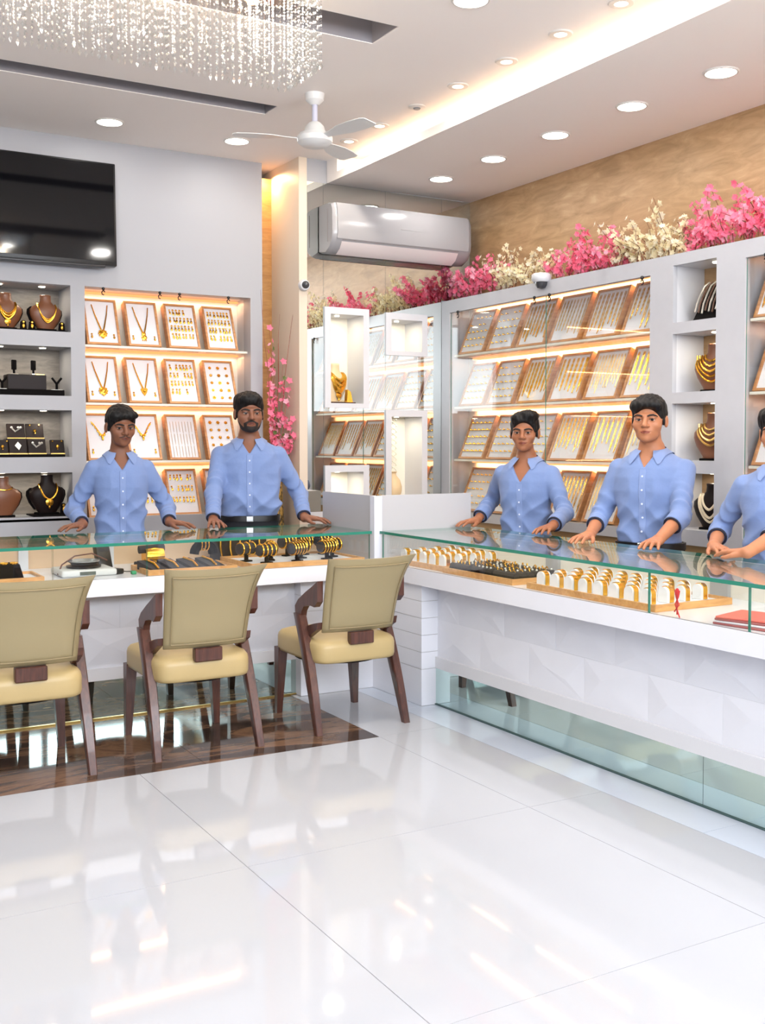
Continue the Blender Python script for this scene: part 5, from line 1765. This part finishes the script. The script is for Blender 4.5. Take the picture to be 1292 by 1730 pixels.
        i = G().lathe([(.0078, -.0012), (.0068, .0008), (0, .0013)], 16)
        i.xf(Matrix.Translation(fromH(c)) @ Matrix(Rh.tolist()).to_4x4() @ Matrix.Scale(hs, 4) @ Matrix.Rotation(gz, 4, 'Z') @ Matrix.Rotation(PI/2, 4, 'X'))
        i.build('iris', IRIS, eye, True)
        G().tube([fromH((sd*(.0315+.0145*u), -.081-.0150*math.cos(u*1.05)-.0002,   .0036-.0032*u*u)) for u in np.linspace(-1, 1, 9)], .0013*hs, 6).build('eyelid_line', mat('dark_brow', (24, 17, 15), .7), eye, True)
    lipc = mat(o['skin_name']+'_lips', tuple(int(a*b) for a, b in zip(o['skin'], (.80, .60, .60))), .5)
    V, F = surfnet(lambda P: smax(head_sdf(toH(P), o)-.0013, lip_region(toH(P)), .001)*hs, hc-np.array((.06, .14, .11))*hs, hc+np.array((.06, .06, .0))*hs, .0024)
    lips = link('lips', npmesh('lips', V, F, lipc), t)
    mx = np.linspace(-.0225, .0225, 11)
    a = np.full(11, -.16); b = np.full(11, -.02)
    mz = -.0650-.0010*np.cos(mx/.0225*PI)
    for _ in range(22):
        m = (a+b)/2
        q = head_sdf(np.stack([mx, m, mz], 1), o)
        b = np.where(q < 0, m, b); a = np.where(q < 0, a, m)
    G().tube([fromH((mx[k], b[k]-.0026, mz[k])) for k in range(11)], [(.0008+.0009*(1-(u*u)))*hs for u in np.linspace(-1, 1, 11)], 6).build('mouth_line', mat('dark_mouth_line', (52, 26, 24), .6), lips, True)
    return t

DN = (0, -1, 0)
PEOPLE = [
 ('man in blue shirt with side-swept fringe standing nearest the niche shelf', 1.835, 6.20, -10, 1.640, dict(
    skin_name='skin_shaded_brown', skin=(126, 82, 60), head_yaw=2, head_pitch=8, wide=.92, hair='side', hairline=.0, beard='thin', jaw=.95, neck=.95, hem=.90, gaze=-14,  # skin colour includes the shade he stands in
    hands={-1: ((1.585, 6.085, .962), (1.447, 6.02, .93), .86), 1: ((2.055, 5.985, .962), (2.17, 5.86, .93), .86)}, thumbdir={-1: (1, -1, 0), 1: (-1, -1, 0)}, pole={-1: (-.45, 1, -.35), 1: (.45, 1, -.35)})),
 ('bearded man in blue shirt and black belt beside the blossom vase', 2.655, 6.23, -22, 1.735, dict(
    skin_name='skin_shaded_mid_brown', skin=(132, 86, 64), head_yaw=-14, head_pitch=2, wide=1.06, belly=.028, hair='back', beard='full', jaw=1.06, neck=1.08, hem=.975, tuck=True, vee=1.36,  # shade on the face is put into this darker skin tone
    hands={-1: ((2.325, 5.995, .962), (2.29, 5.86, .93), .90), 1: ((2.895, 5.945, .962), (2.995, 5.83, .93), .90)}, thumbdir={-1: (1, 0, 0), 1: (-1, -1, 0)}, pole={-1: (-.45, 1, -.35), 1: (.45, 1, -.35)})),
 ('young man with quiff in blue shirt behind the corner box', 3.86, 5.00, -58, 1.602, dict(
    skin_name='skin_warm_brown', skin=(158, 102, 72), head_yaw=-46, head_pitch=2, wide=.95, hair='quiff', hairline=.012, jaw=.95, neck=.95, hem=.88, vee=1.30, gaze=4,
    hands={-1: ((3.68, 5.235, .962), (3.50, 5.21, .93), .80), 1: ((3.74, 4.62, .962), (3.55, 4.53, .93), .80)}, thumbdir={-1: (-.3, -1, 0), 1: (-.3, 1, 0)}, pole={-1: (-.45, 1, -.35), 1: (.45, 1, -.35)})),
 ('man with rolled sleeves and parted hair standing before the niche cabinet', 3.90, 4.035, -64, 1.662, dict(
    skin_name='skin_light_brown', skin=(178, 118, 84), head_yaw=-56, head_pitch=1, wide=1.06, hair='side', hairline=.006, jaw=1.03, neck=1.05, hem=.965, tuck=True, vee=1.36, gaze=6,
    hands={-1: ((3.575, 4.12, .962), (3.42, 4.06, .93), .42), 1: ((3.66, 3.735, .962), (3.46, 3.63, .93), .36)}, thumbdir={-1: (-.3, -1, 0), 1: (-.3, 1, 0)}, pole={-1: (-.45, 1, -.35), 1: (.45, 1, -.35)})),
 ('man in blue shirt cut by the right picture edge', 3.90, 3.24, -62, 1.585, dict(
    skin_name='skin_light_brown', skin=(178, 118, 84), head_yaw=-60, head_pitch=3, wide=1.0, hair='back', hairline=.01, jaw=1.02, hem=.90, vee=1.36,
    hands={-1: ((3.665, 3.40, .962), (3.60, 3.255, .93), .40), 1: ((3.55, 3.11, .965), (3.56, 3.25, .93), .40)}, thumbdir={-1: (-1, 0, 0), 1: (-1, 0, 0)}, pole={-1: (-.45, 1, -.35), 1: (.45, 1, -.35)})),
]
for q in PEOPLE:
    person(*q)
